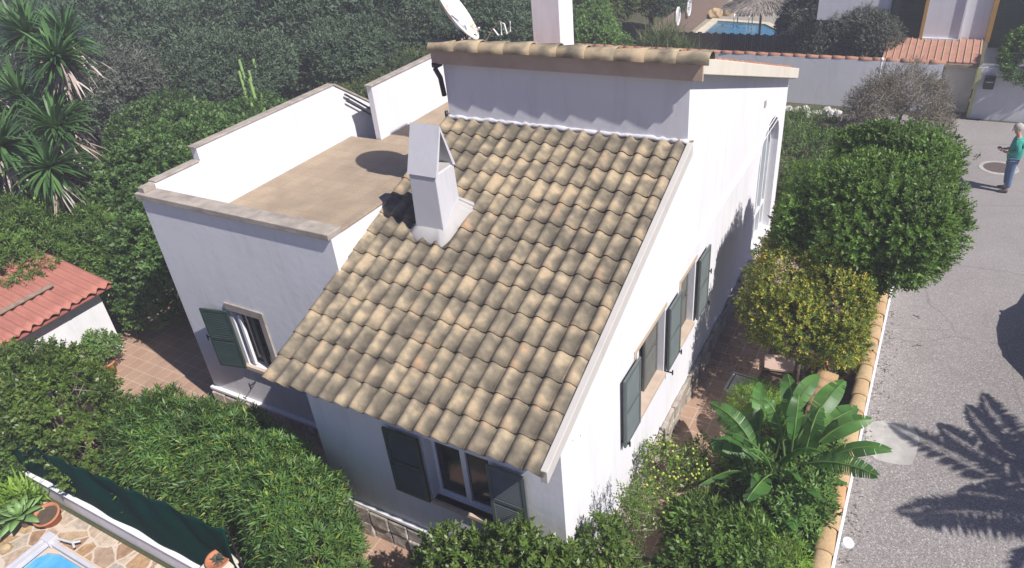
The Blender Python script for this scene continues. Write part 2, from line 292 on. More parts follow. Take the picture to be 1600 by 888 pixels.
class MB:
    def __init__(s): s.v = []; s.f = []
    def add(s, v, f):
        k = len(s.v); s.v += [tuple(x) for x in v]; s.f += [tuple(i + k for i in q) for q in f]
    def box(s, x0, x1, y0, y1, z0, z1):
        s.add([(x0, y0, z0), (x1, y0, z0), (x1, y1, z0), (x0, y1, z0), (x0, y0, z1), (x1, y0, z1), (x1, y1, z1), (x0, y1, z1)],
              [(0, 3, 2, 1), (4, 5, 6, 7), (0, 1, 5, 4), (1, 2, 6, 5), (2, 3, 7, 6), (3, 0, 4, 7)])
    def hexa(s, b, t):
        s.add(list(b) + list(t), [(0, 3, 2, 1), (4, 5, 6, 7), (0, 1, 5, 4), (1, 2, 6, 5), (2, 3, 7, 6), (3, 0, 4, 7)])
    def prism(s, poly, a0, a1, axis='x'):
        """poly in the plane normal to axis; extruded a0..a1"""
        n = len(poly)
        def P(a, q): return {'x': (a, q[0], q[1]), 'y': (q[0], a, q[1]), 'z': (q[0], q[1], a)}[axis]
        s.add([P(a0, q) for q in poly] + [P(a1, q) for q in poly],
              [tuple(range(n))[::-1], tuple(range(n, 2 * n))] + [(i, (i + 1) % n, n + (i + 1) % n, n + i) for i in range(n)])
    def tube(s, pts, r, n=8, caps=True):
        pts = [Vector(p) for p in pts]; rs = r if hasattr(r, '__len__') else [r] * len(pts); k0 = len(s.v)
        up = Vector((0, 0, 1)); rings = []
        for i, p in enumerate(pts):
            d = (pts[min(i + 1, len(pts) - 1)] - pts[max(i - 1, 0)]).normalized()
            a = d.cross(up if abs(d.z) < 0.95 else Vector((1, 0, 0))).normalized(); b = d.cross(a)
            s.v += [tuple(p + (a * math.cos(2 * math.pi * j / n) + b * math.sin(2 * math.pi * j / n)) * rs[i]) for j in range(n)]
        for i in range(len(pts) - 1):
            for j in range(n):
                q = k0 + i * n; s.f.append((q + j, q + (j + 1) % n, q + n + (j + 1) % n, q + n + j))
        if caps:
            s.f.append(tuple(k0 + j for j in range(n))[::-1]); s.f.append(tuple(k0 + (len(pts) - 1) * n + j for j in range(n)))
    def lathe(s, prof, c=(0, 0, 0), n=20):
        k0 = len(s.v)
        for r, z in prof: s.v += [(c[0] + r * math.cos(2 * math.pi * j / n), c[1] + r * math.sin(2 * math.pi * j / n), c[2] + z) for j in range(n)]
        for i in range(len(prof) - 1):
            for j in range(n):
                q = k0 + i * n; s.f.append((q + j, q + (j + 1) % n, q + n + (j + 1) % n, q + n + j))
    def build(s, name, mat, parent=None, smooth=False, bevel=0, loc=None):
        o = build(name, s.v, s.f, mat, parent, smooth, loc)
        bm = bmesh.new(); bm.from_mesh(o.data); bmesh.ops.recalc_face_normals(bm, faces=bm.faces); bm.to_mesh(o.data); bm.free()
        if bevel:
            md = o.modifiers.new('b', 'BEVEL'); md.width = bevel; md.segments = 2; md.limit_method = 'ANGLE'; md.angle_limit = 0.6
        return o
def slab(name, outline, holes, depth, mp, mat, parent=None):
    """flat slab with holes. outline / holes in (a,b); mp(a,b,d) -> xyz; d runs 0..depth"""
    loops = [outline] + holes
    tri = tessellate_polygon([[Vector((a, b, 0)) for a, b in l] for l in loops])
    flat = [p for l in loops for p in l]; n = len(flat)
    v = [mp(a, b, 0) for a, b in flat] + [mp(a, b, depth) for a, b in flat]
    f = [tuple(t) for t in tri] + [tuple(n + i for i in t)[::-1] for t in tri]; k = 0
    for l in loops:
        for i in range(len(l)): f.append((k + i, k + (i + 1) % len(l), n + k + (i + 1) % len(l), n + k + i))
        k += len(l)
    o = build(name, v, f, mat, parent)
    bm = bmesh.new(); bm.from_mesh(o.data); bmesh.ops.recalc_face_normals(bm, faces=bm.faces); bm.to_mesh(o.data); bm.free()
    return o
def sheet(name, poly, z, mat, kind='structure', parent=None):
    o = build(name, [(x, y, z) for x, y in poly], [tuple(range(len(poly)))], mat, parent)
    if kind: o['kind'] = kind
    return o

# ------------------------------------------------------------------ foliage helpers
def unit(a): return a / (np.linalg.norm(a, axis=-1, keepdims=True) + 1e-9)
def kites(P, D, N, L, W, droop=0.15):
    S = unit(np.cross(D, N)); L = L[:, None]; W = W[:, None]
    a = P; b = P + D * L * .45 + S * W * .5; c = P + D * L - N * L * droop; d = P + D * L * .45 - S * W * .5
    return np.stack([a, b, c, d], 1)
def sprig_leaves(rng, base, axis, nl, L, W, spread=0.9, stem=0.15):
    n = len(base); ref = rng.normal(size=(n, 3)); u = unit(np.cross(axis, ref)); v = np.cross(axis, u); out = []; sz = rng.uniform(.65, 1.3, n)
    for j in range(nl):
        t = (j + 0.5) / nl; ang = j * 2.4 + rng.uniform(0, .5, n); sp = spread * (1.15 - .55 * t) * rng.uniform(.75, 1.25, n)
        r = u * np.cos(ang)[:, None] + v * np.sin(ang)[:, None]
        D = unit(axis * np.cos(sp)[:, None] + r * np.sin(sp)[:, None]); N = unit(axis * np.sin(sp)[:, None] - r * np.cos(sp)[:, None] + rng.normal(size=(n, 3)) * .25)
        out.append(kites(base + axis * (stem * t), D, N, L * sz * rng.uniform(.7, 1.2, n), W * sz * rng.uniform(.8, 1.2, n)))
    return np.concatenate(out)
def lump(p, s, seed):
    r = np.random.default_rng(seed); f = np.zeros(len(p))
    for _ in range(5):
        k = r.normal(size=3) * s; f += np.sin(p @ k + r.uniform(0, 6.28))
    return f / 5
def crown_pts(rng, blobs, n, seed, zmin=0.05, thick=.16, gap=.25, rough=.26, up=.5, bottom=-.5):
    B = np.array(blobs, float); c = B[:, :3]; r = B[:, 3:6]; a = (r[:, 0] * r[:, 1] + r[:, 0] * r[:, 2] + r[:, 1] * r[:, 2]); i = rng.choice(len(B), n * 2, p=a / a.sum())
    d = unit(rng.normal(size=(n * 2, 3))); d = d[(d[:, 2] > bottom)]; i = i[:len(d)]
    rr = 1 - np.abs(rng.normal(size=len(d))) * thick + lump(d * 3, 1.4, seed + 1) * rough + lump(c[i] + d * r[i], 2.2, seed + 2) * rough
    stray = rng.random(len(d)) < .07; rr = rr + stray * rng.uniform(.02, .13, len(d))
    p = c[i] + d * r[i] * rr[:, None]
    keep = p[:, 2] > zmin
    for k in range(len(B)):
        q = np.linalg.norm((p - c[k]) / r[k], axis=1); keep &= ~((q < .72) & (i != k))
    keep &= (lump(p, 2.6, seed + 3) > -1 + gap) | (rng.random(len(p)) < .15)
    nrm = unit(d / r[i]); ax = unit(nrm + np.array([0, 0, up]) + rng.normal(size=nrm.shape) * .4)
    return p[keep][:n], ax[keep][:n]
def crown(name, rng, blobs, n, nl, L, W, mat, parent, seed, spread=.9, stem=.15, **k):
    p, ax = crown_pts(rng, blobs, n, seed, **k)
    return np_quads(name, sprig_leaves(rng, p, ax, nl, L, W, spread, stem), mat, parent)
def ribbons(P, D, L, W, droop, nseg=5, fold=0.0, up=(0, 0, 1)):
    """curved tapering sword leaves: (n) -> verts, faces"""
    n = len(P); S = unit(np.cross(D, np.array(up)) + 1e-6); vs = []; pos = P.copy(); d = D.copy()
    for k in range(nseg + 1):
        t = k / nseg; wd = W * (np.sin(math.pi * min(.98, .12 + .88 * t)) ** .7 if t < 1 else 0.04); wd = np.asarray(wd) * np.ones(n)
        vs += [pos - S * wd[:, None] * .5, pos + S * wd[:, None] * .5]
        pos = pos + d * (L / nseg)[:, None]; d = unit(d - np.array([0, 0, 1]) * (droop * (0.4 + t))[:, None] / nseg)
    V = np.stack(vs, 1); m_ = 2 * (nseg + 1)
    F = np.array([[2 * k, 2 * k + 1, 2 * k + 3, 2 * k + 2] for k in range(nseg)]); F = (F[None] + (np.arange(n) * m_)[:, None, None]).reshape(-1, 4)
    return V.reshape(-1, 3), F
def limbs(parent, base, targets, r=0.07, mat=None, name='trunk', rng=None, sub=3, wig=.12, split=.45):
    rng = rng or np.random.default_rng(1); mb = MB(); base = Vector(base)
    cen = sum((Vector(t) for t in targets), Vector()) / len(targets); fork = base.lerp(cen, split); fork.x = base.x * .6 + fork.x * .4; fork.y = base.y * .6 + fork.y * .4
    mid = base.lerp(fork, .5) + Vector(rng.normal(size=3) * wig * .3)
    mb.tube([base, mid, fork], [r * 1.25, r, r * .8], 8)
    for t in targets:
        t = Vector(t); m1 = fork.lerp(t, .5) + Vector(rng.normal(size=3) * wig)
        mb.tube([fork, m1, t], [r * .65, r * .45, r * .2], 6)
        for _ in range(sub):
            e = t + Vector(rng.normal(size=3)).normalized() * min(.5, (t - fork).length * .4); e.z = max(e.z, base.z + .1); mb.tube([m1.lerp(t, rng.random()), e], [r * .22, r * .08], 4)
    return mb.build(name, mat or M['bark'], parent, True)
def twigs(parent, rng, blobs, n, r, L, mat, name='twigs', seed=3):
    p, ax = crown_pts(rng, blobs, n, seed, thick=.35); mb = MB()
    for a, d in zip(p, ax):
        d = unit(d + rng.normal(size=3) * .6); b = a - d * L * .5; mid = b + d * L * .5 + rng.normal(size=3) * L * .08
        mb.tube([b, mid, b + d * L], [r, r * .7, r * .35], 3, False)
    o = mb.build(name, mat, parent); o['kind'] = 'stuff'; return o
def dup(o, parent=None, **kw):
    c = o.copy(); C.objects.link(c); c.parent = parent
    for ch in [x for x in bpy.data.objects if x.parent == o]: dup(ch, c)
    return c
# ------------------------------------------------------------------ setting
rng0 = np.random.default_rng(5)
def terrain():
    nx, ny = 90, 90; xs = np.linspace(-140, 60, nx); ys = np.linspace(-30, 170, ny); V = []; F = []
    for y in ys:
        for x in xs:
            dx = max(0, -x - 22); dy = max(0, y - 45); V.append((x, y, -0.03 + noise.noise((x * .07, y * .07, 0)) * min(1.5, (dx + dy) * .06) + (dx + dy) * .02))
    for j in range(ny - 1):
        for i in range(nx - 1): q = j * nx + i; F.append((q, q + 1, q + nx + 1, q + nx))
    return build('ground', V, F, M['earth'], None, True)
tag(terrain(), kind='structure')
sheet('road', [(2.8, -12), (14, -12), (14, 20.9), (1.4, 20.9), (1.4, 16.2), (2.8, 14.6)], 0.004, M['asphalt'])
sheet('garden_path', [(-3.8, -1.4), (1.25, -1.4), (1.3, 9.5), (1.3, 13), (-3.8, 13)], 0.002, M['paving'])
sheet('side_patio', [(-12.3, -1.5), (-3.82, -1.5), (-3.82, 1.5), (-8.2, 6.0), (-12.3, 3.2)], 0.002, M['paving'])
tag(build('garden_soil', *(lambda g: g)(([(x, y, 0.012 + .05 * noise.noise((x * 2, y * 2, 0)) + .03) for y in np.linspace(-1.4, 13.5, 60) for x in np.linspace(1.05, 2.62, 14)],
    [(j * 14 + i, j * 14 + i + 1, j * 14 + 15 + i, j * 14 + 14 + i) for j in range(59) for i in range(13)])), M['soil'], None, True), kind='structure')
sheet('neighbour_patio', [(-16, -14), (-3.9, -14), (-3.9, -1.9), (-16, -1.9)], 0.004, M['crazy'])
# patches set in the road
def blob_poly(cx, cy, rx, ry, n=28, seed=0, j=.12):
    r = random.Random(seed); ph = [r.uniform(0, 6.28) for _ in range(4)]
    return [(cx + rx * (1 + j * math.sin(3 * a + ph[0]) + j * .6 * math.sin(5 * a + ph[1])) * (abs(math.cos(a)) ** .6) * (1 if math.cos(a) > 0 else -1),
             cy + ry * (1 + j * math.sin(2 * a + ph[2]) + j * .6 * math.sin(7 * a + ph[3])) * (abs(math.sin(a)) ** .6) * (1 if math.sin(a) > 0 else -1)) for a in [2 * math.pi * i / n for i in range(n)]]
sheet('road_patch', blob_poly(3.34, 5.10, .38, .50, seed=2, j=.035), 0.008, M['concrete'])

# ------------------------------------------------------------------ the house
H = empty('white_house', (0, 0, 0), 'large white rendered house with a brown tiled sloping roof and a walled roof terrace', 'house')
Z0 = -.02
YB = 11.7; RY = 4.276
roofz = lambda y: 3.262 + .386 * (y + .503) - .12
upz = lambda y: 6.22 - .300 * (y - 4.12)
# right wall with two windows and an arched window
arch = [(9.35, .35), (11.2, .35), (11.2, 2.55)] + [(10.275 + .925 * math.cos(a), 2.55 + .8 * math.sin(a)) for a in [math.pi * k / 10 for k in range(1, 10)]] + [(9.35, 2.55)]
wins = [[(2.3, 1.6), (3.5, 1.6), (3.5, 2.82), (2.3, 2.82)], [(4.22, 1.6), (4.98, 1.6), (4.98, 2.82), (4.22, 2.82)]]
outl = [(0, Z0), (YB, Z0), (YB, upz(YB) - .02), (RY - .02, upz(RY) - .02), (RY - .02, roofz(RY)), (0, roofz(0))]
slab('wall', outl, wins + [arch], .28, lambda a, b, d: (-d, a, b), M['wall'], H)
# main front wall (under the eave)
slab('wall', [(-3.94, Z0), (-.282, Z0), (-.282, roofz(.0)), (-3.94, roofz(.0))], [[(-1.98, 1.42), (-1.0, 1.42), (-1.0, 2.55), (-1.98, 2.55)]], .28, lambda a, b, d: (a, d, b), M['wall'], H)
mb = MB(); mb.prism([(0.282, Z0), (RY, Z0), (RY, roofz(RY)), (.282, roofz(.282))], -3.94, -3.70); mb.build('wall', M['wall'], H)
# clerestory wall and the rear block
mb = MB(); mb.box(-3.94, -.281, RY - .02, RY + .25, Z0, 6.15); mb.build('wall', M['wall'], H)
mb = MB(); mb.prism([(RY + .252, Z0), (YB, Z0), (YB, upz(YB) - .02), (RY + .252, upz(RY + .25) - .02)], -3.92, -3.70); mb.box(-3.69, -.284, YB - .25, YB - .01, Z0, upz(YB) - .05); mb.build('wall', M['wall'], H)
# dark rooms behind the windows
# terrace block
TX0, TX1, TY, FZ = -8.03, -3.965, 1.133, 3.7
slab('wall', [(TX0, Z0), (TX1 + .02, Z0), (TX1 + .02, 4.44), (TX0, 4.44)], [[(-6.72, 1.42), (-6.02, 1.42), (-6.02, 2.58), (-6.72, 2.58)]], .22, lambda a, b, d: (a, TY + d, b), M['wall'], H)
mb = MB()
mb.prism([(TY + .221, Z0), (13.5, Z0), (13.5, .6), (11.2, .6), (6.75, 4.22), (5.80, 4.86), (2.30, 4.86), (2.30, 4.62), (TY + .221, 4.62)], TX0, TX0 + .15); mb.build('wall', M['wall'], H)
mb = MB(); mb.box(TX1 - .12, TX1, TY + .222, 3.15, 3.2, 4.44); mb.box(TX1 - .12, TX1, 3.151, RY, 3.2, 3.8); mb.build('parapet', M['wall'], H)
mb = MB(); mb.box(-7.22, -7.08, 6.05, 9.9, 3.3, 4.82); mb.build('parapet', M['wall'], H, bevel=.01)
mb = MB(); mb.box(-7.24, -7.06, 6.02, 9.94, 4.821, 4.855); mb.build('coping', M['coping'], H, bevel=.008)
# coping of the front and left parapets
mb = MB(); mb.box(TX0 - .05, TX1 + .02, TY - .05, TY + .235, 4.44, 4.535); mb.build('coping', M['coping'], H, bevel=.01)
mb = MB(); mb.box(TX0 - .015, TX0 + .165, TY + .236, 2.27, 4.622, 4.655); mb.box(TX0, TX0 + .15, TY + .01, TY + .235, 4.536, 4.621); mb.build('coping', M['coping'], H, bevel=.008)
mb = MB(); mb.box(TX0 - .015, TX0 + .165, 2.26, 5.82, 4.862, 4.895); mb.build('coping', M['coping'], H, bevel=.008)
mb = MB(); mb.prism([(5.821, 4.862), (5.821, 4.91), (6.75, 4.27), (11.2, .66), (11.2, .61), (6.75, 4.225)], TX0 - .03, TX0 + .175); mb.build('coping', M['coping'], H)
mb = MB(); mb.box(TX1 - .15, TX1 + .015, TY + .236, 3.17, 4.441, 4.475); mb.build('coping', M['terrace'], H, bevel=.006)
# terrace floor and stair
mb = MB(); mb.box(TX0 + .151, TX1 - .121, TY + .222, 6.02, FZ - .2, FZ); mb.box(-7.055, -3.945, 6.021, 9.9, FZ - .2, FZ); mb.box(-4.165, -3.945, 4.28, 6.02, FZ - .2, FZ + .001); mb.build('terrace_floor', M['terrace'], H)
mb = MB()
for k in range(14): mb.box(TX0 + .151, -7.26, 6.021 + k * .28, 6.021 + (k + 1) * .28, FZ - .35 - (k + 1) * .19, FZ - (k + 1) * .19)
mb.build('stair', M['terrace'], H)
mb = MB()
for x in (TX0 + .22,):
    mb.tube([(x, 6.02, 4.62), (x, 6.10, 4.56), (x, 8.6, 2.6)], .022, 8); mb.tube([(x, 6.02, 4.48), (x, 6.10, 4.42), (x, 8.6, 2.46)], .016, 8)
    for y in (6.12, 7.2, 8.3): mb.tube([(TX0 + .145, y, 4.49 - (y - 6.12) * .784), (x, y, 4.49 - (y - 6.12) * .784)], .012, 6)
mb.build('handrail', M['dark_metal'], H, True)
# stone plinth, white moulding above it
def plinth(x0, x1, y0, y1, h, seed):
    r = random.Random(seed); mb = MB(); L = max(x1 - x0, y1 - y0); n = max(2, int(L / .33)); alongx = (x1 - x0) > (y1 - y0)
    for row in range(2):
        for i in range(n):
            a = i / n; b = (i + 1) / n; j = r.uniform(0, .035); z0 = row * h / 2 + (Z0 if row == 0 else 0); z1 = (row + 1) * h / 2 + (r.uniform(-.05, .03) if row else 0)
            if alongx: mb.box(x0 + L * a, x0 + L * b - .008, y0 - j, y1, z0, z1 - .004)
            else: mb.box(x0, x1 + j, y0 + L * a, y0 + L * b - .008, z0, z1 - .004)
    return mb
plinth(.002, .06, .0, 9.3, .50, 1).build('plinth', M['stone'], H, bevel=.02)
plinth(-3.94, .06, -.045, -.003, .58, 2).build('plinth', M['stone'], H, bevel=.02)
plinth(TX0, TX1 + .02, TY - .075, TY - .003, .44, 3).build('plinth', M['stone'], H, bevel=.02)
mb = MB(); mb.box(-3.96, .03, -.055, -.002, .60, .66); mb.box(TX0 - .03, TX1, TY - .08, TY - .002, .46, .52); mb.build('moulding', M['white_paint'], H, bevel=.008)
# cables clipped along the right wall
mb = MB(); mb.tube([(.012, .3, 3.02), (.012, 1.5, 3.24), (.012, 6, 3.26), (.012, 11.6, 3.30)], .008, 6); mb.tube([(.012, .5, 2.92), (.012, 1.8, 3.12), (.012, 6, 3.13), (.012, 11.6, 3.16)], .008, 6); mb.build('cable', M['white_paint'], H)
mb = MB(); mb.box(.002, .03, 9.24, 9.34, 3.93, 4.07); mb.build('vent_grille', M['grey_plaster'], H, bevel=.005)

# ------------------------------------------------------------------ roof tiles (each tile modelled)
def tiles(name, mat, x0, x1, ncol, nrow, expo, org, dirv, upv, parent, seed=1, amp=.05, skip=None, thick=.021, over=.07, flip=1):
    """courses of S-shaped tiles; org at the eave (x0 side), dirv points upslope"""
    r = random.Random(seed); w = (x1 - x0) / ncol; V = []; F = []; A = []
    def prof(t):  # t 0..1 across: crest then valley
        return amp * (math.sin(math.pi * t / .62) if t < .62 else -.35 * math.sin(math.pi * (t - .62) / .38))
    NP = 12; org = Vector(org); dirv = Vector(dirv).normalized(); upv = Vector(upv).normalized()
    for row in range(nrow):
        for c in range(ncol):
            xx = x0 + c * w
            s0 = row * expo; L = expo + over
            if skip and skip(xx + w / 2, org.y + dirv.y * (s0 + expo / 2)): continue
            jx = r.uniform(-.004, .004); jr = r.uniform(-.010, .010); js = r.uniform(-.008, .008); tilt = r.uniform(-.003, .003)
            k = len(V); us = [(i / NP) * 1.06 for i in range(NP + 1)]
            for (sa, lift, zz) in ((0, .034, 0), (0.33, .028, 0), (0.66, .019, 0), (1, .008, 0)):
                for u in us:
                    p = org + dirv * (s0 + sa * L + (js if sa == 0 else 0) + jr * (u - .5) * (1 - sa)) + upv * (prof(min(u, 1)) + lift + tilt * (u - .5) - (max(0, u - 1) * .1))
                    V.append((xx + jx + u * w, p.y, p.z)); A.append((u / 1.06, sa, 0))
            m_ = NP + 1
            for q in range(3):
                for i in range(NP): a = k + q * m_ + i; F.append((a, a + 1, a + m_ + 1, a + m_))
            k2 = len(V)   # front lip
            for i, u in enumerate(us):
                x_, y_, z_ = V[k + i]; p = Vector((x_, y_, z_)) - upv * thick + dirv * .002; V.append(tuple(p)); A.append((u / 1.06, 0.0, 1))
            for i in range(NP): F.append((k + i, k2 + i, k2 + i + 1, k + i + 1))
    return build(name, V, F, mat, parent, True, attr=A)
sl_ = math.atan(.386); D1 = (0, math.cos(sl_), math.sin(sl_)); U1 = (0, -math.sin(sl_), math.cos(sl_))
Lr = 4.79 / math.cos(sl_); NR = 14; EX = Lr / NR
chim = lambda x, y: (-3.10 < x < -2.78) and (2.1 < y < 2.45)
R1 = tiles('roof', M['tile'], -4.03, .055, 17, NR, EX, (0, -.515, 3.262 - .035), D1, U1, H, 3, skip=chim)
# roof deck + white verge, eave board
mb = MB(); mb.prism([(-.44, roofz(-.44) + .02), (RY, roofz(RY) + .02), (RY, roofz(RY) + .052), (-.44, roofz(-.44) + .052)], -4.0, .0); mb.build('roof_deck', M['fascia'], H)
mb = MB(); mb.prism([(-.47, roofz(-.47) - .05), (RY - .03, roofz(RY - .03) - .05), (RY - .03, roofz(RY) + .125), (-.47, roofz(-.47) + .125)], .002, .085); mb.build('verge', M['verge'], H, bevel=.008)
mb = MB(); mb.prism([(-.40, roofz(-.4) + .0), (RY - .03, roofz(RY)), (RY - .03, roofz(RY) + .08), (-.40, roofz(-.4) + .08)], -4.03, -4.001); mb.build('verge', M['grey_plaster'], H)
# mortar along the junctions
def mortar(pts, r, seed, name='mortar', mat='grey_plaster'):
    mb = MB(); R_ = random.Random(seed); out = []
    for a, b in zip(pts[:-1], pts[1:]):
        a, b = Vector(a), Vector(b); n = max(2, int((b - a).length / .06))
        for i in range(n): out.append(a.lerp(b, i / n) + Vector([R_.uniform(-.012, .012) for _ in range(3)]))
    out.append(Vector(pts[-1])); mb.tube(out, [r * R_.uniform(.75, 1.3) for _ in out], 7); return mb.build(name, M[mat], H, True)
mortar([(-3.98, RY - .02, roofz(RY) + .12), (.0, RY - .02, roofz(RY) + .12)], .034, 1, mat='wall_old')
mortar([(-3.985, 1.16, 3.87), (-3.985, 2.72, 4.47)], .045, 2, mat='wall')
# upper roof (falls away to the back)
su = math.atan(.300); D2 = (0, -math.cos(su), math.sin(su)); U2 = (0, math.sin(su), math.cos(su)); Lu = 7.28 / math.cos(su)
tiles('roof', M['red_tile'], -4.05, .16, 18, 21, Lu / 21, (0, 11.62, upz(11.62) + .05), D2, U2, H, 9, amp=.036)
mb = MB(); mb.prism([(4.17, upz(4.14) - .03), (11.55, upz(11.55) - .03), (11.55, upz(11.55) + .055), (4.17, upz(4.14) + .055)], -4.05, .155); mb.build('roof_deck', M['cream'], H)
mb = MB(); mb.prism([(4.167, upz(4.13) - .14), (11.62, upz(11.62) - .15), (11.62, upz(11.62) + .07), (4.167, upz(4.13) + .07)], .157, .20); mb.box(.0, .155, 11.56, 11.66, upz(11.6) - .16, upz(11.6) + .03); mb.build('verge', M['cream'], H, bevel=.01)
mb = MB(); mb.box(-4.06, .20, 4.13, 4.165, 5.99, 6.235); mb.build('fascia', M['fascia'], H, bevel=.006)
# ridge of barrel tiles lying across
V = []; F = []; A = []; rr = random.Random(4); n = 10; x = -4.08; tw = 4.30 / n
for i in range(n):
    k = len(V); r0, r1 = .15, .125; x0 = -4.08 + i * tw; x1 = x0 + tw + .06; dz = rr.uniform(-.006, .006); sk = rr.uniform(-.01, .01)
    for (xx, r_, l) in ((x1, r0, .012), (x1 - .2, .142, .008), (x0, r1, -.004)):
        for j in range(11):
            a = math.pi * (-.08 + 1.16 * j / 10); V.append((xx, 4.22 - math.cos(a) * r_ * 1.05 + sk * (xx - x0), 6.235 + dz + l + math.sin(a) * r_ * .8)); A.append((j / 10, (x1 - xx) / tw, 0))
    for q in range(2):
        for j in range(10): a = k + q * 11 + j; F.append((a, a + 1, a + 12, a + 11))
    k2 = len(V)
    for j in range(11):
        a = math.pi * (-.08 + 1.16 * j / 10); V.append((x1 - .001, 4.22 - math.cos(a) * r0 * .92, 6.235 + dz + .012 + math.sin(a) * r0 * .68)); A.append((j / 10, 0, 0))
    for j in range(10): F.append((k + j, k2 + j, k2 + j + 1, k + j + 1))
build('ridge', V, F, M['tile'], H, True, attr=A)
# gutter outlet at the left end of the clerestory
mb = MB(); mb.tube([(-4.02, 4.2, 6.0), (-4.03, 4.16, 5.9), (-4.0, 4.22, 5.75), (-3.99, 4.25, 5.45)], .04, 8); mb.box(-4.06, -3.95, 4.12, 4.26, 5.93, 6.0); mb.tube([(-3.99, 4.24, 5.2), (-3.99, 4.24, 5.02)], .03, 8); mb.build('downpipe', M['dark_metal'], H, True)

# ------------------------------------------------------------------ chimneys
cx0, cx1, cy0, cy1 = -3.16, -2.72, 2.05, 2.50; ty = (cy0 + cy1) / 2; ze, zr = 5.16, 5.78
mb = MB(); mb.hexa([(cx0 - .03, cy0 - .02, 4.0), (cx1 + .02, cy0 - .02, 4.0), (cx1 + .02, cy1 + .02, 4.0), (cx0 - .03, cy1 + .02, 4.0)], [(cx0, cy0, ze), (cx1, cy0, ze), (cx1, cy1, ze), (cx0, cy1, ze)])
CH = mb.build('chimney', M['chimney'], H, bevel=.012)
mb = MB(); t = .045  # two leaning slabs meeting at the top, open triangular ends
mb.prism([(cy0 - .015, ze - .02), (cy0 + t, ze + .002), (ty + .0, zr - t * 1.9), (ty, zr)], cx0 - .015, cx1 + .02)
mb.prism([(cy1 + .015, ze - .02), (ty + .001, zr - .001), (ty + .001, zr - t * 1.9), (cy1 - t, ze + .002)], cx0 - .015, cx1 + .02)
mb.build('chimney_cap', M['chimney'], CH)
mb = MB(); mb.box(cx0 + .02, cx1 - .02, cy0 + .06, cy1 - .06, ze + .001, ze + .03); mb.build('flue', M['grey_plaster'], CH)
mb = MB(); rr = random.Random(8)
ring = [(cx0 - .09, cy0 - .12), (cx1 + .08, cy0 - .16), (cx1 + .20, cy1 + .02), (cx1 + .17, cy1 + .14), (cx0 - .09, cy1 + .1)]
out = []; inn = []
for i in range(5):
    a, b = ring[i], ring[(i + 1) % 5]
    for k in range(8):
        t = k / 8; px_, py_ = a[0] + (b[0] - a[0]) * t + rr.uniform(-.025, .025), a[1] + (b[1] - a[1]) * t + rr.uniform(-.025, .025)
        out.append((px_, py_, roofz(py_) + .165)); ccx, ccy = (cx0 + cx1) / 2, ty
        inn.append((ccx + (px_ - ccx) * .62, ccy + (py_ - ccy) * .6, roofz(py_) + .30))
n = len(out); mb.add([(a, b, c - .12) for a, b, c in out] + out + inn, [(i, (i + 1) % n, n + (i + 1) % n, n + i) for i in range(n)] + [(n + i, n + (i + 1) % n, 2 * n + (i + 1) % n, 2 * n + i) for i in range(n)] + [tuple(range(2 * n, 3 * n))])
mb.build('flashing', M['grey_plaster'], CH, True)
mb = MB(); mb.box(-3.01, -2.52, 5.55, 6.05, 5.3, 8.3); CH2 = mb.build('chimney', M['wall'], H, bevel=.008)
mb = MB(); mb.box(-3.07, -2.46, 5.49, 6.11, 8.301, 8.38); mb.build('chimney_cap', M['coping'], CH2, bevel=.01)
# overflow spout stub on the terrace parapet
mb = MB(); mb.box(-3.99, -3.86, 3.175, 3.5, 4.30, 4.38); mb.build('parapet_end', M['wall'], H, bevel=.01)

# ------------------------------------------------------------------ windows and shutters
def shutter(parent, o, u, n, w, h, mat, slats=True, t=.035, name='shutter', vert=(0, 0, 1)):
    o, u, n, z = Vector(o), Vector(u).normalized(), Vector(n).normalized(), Vector(vert)
    mb = MB()
    def bx(a0, a1, b0, b1, d0, d1):
        P = lambda a, b, d: tuple(o + u * a + z * b + n * d)
        mb.hexa([P(a0, b0, d0), P(a1, b0, d0), P(a1, b0, d1), P(a0, b0, d1)], [P(a0, b1, d0), P(a1, b1, d0), P(a1, b1, d1), P(a0, b1, d1)])
    s = .055
    bx(0, s, 0, h, 0, t); bx(w - s, w, 0, h, 0, t); bx(s + .001, w - s - .001, 0, s, 0, t); bx(s + .001, w - s - .001, h - s, h, 0, t); bx(s + .001, w - s - .001, h * .5 - .03, h * .5 + .03, .001, t - .001)
    fr = mb.build(name, mat, parent, bevel=.004)
    mb2 = MB(); nn = int((h - 2 * s) / .038)
    for i in range(nn):
        b = s + (i + .5) * (h - 2 * s) / nn
        if abs(b - h * .5) < .04: continue
        P = lambda a, bb, d: tuple(o + u * a + z * bb + n * d)
        mb2.hexa([P(s, b - .017, t * .88), P(w - s, b - .017, t * .88), P(w - s, b - .011, t * .9), P(s, b - .011, t * .9)], [P(s, b + .013, t * .12), P(w - s, b + .013, t * .12), P(w - s, b + .019, t * .14), P(s, b + .019, t * .14)])
    mb2.build('louvre', mat, fr)
    return fr
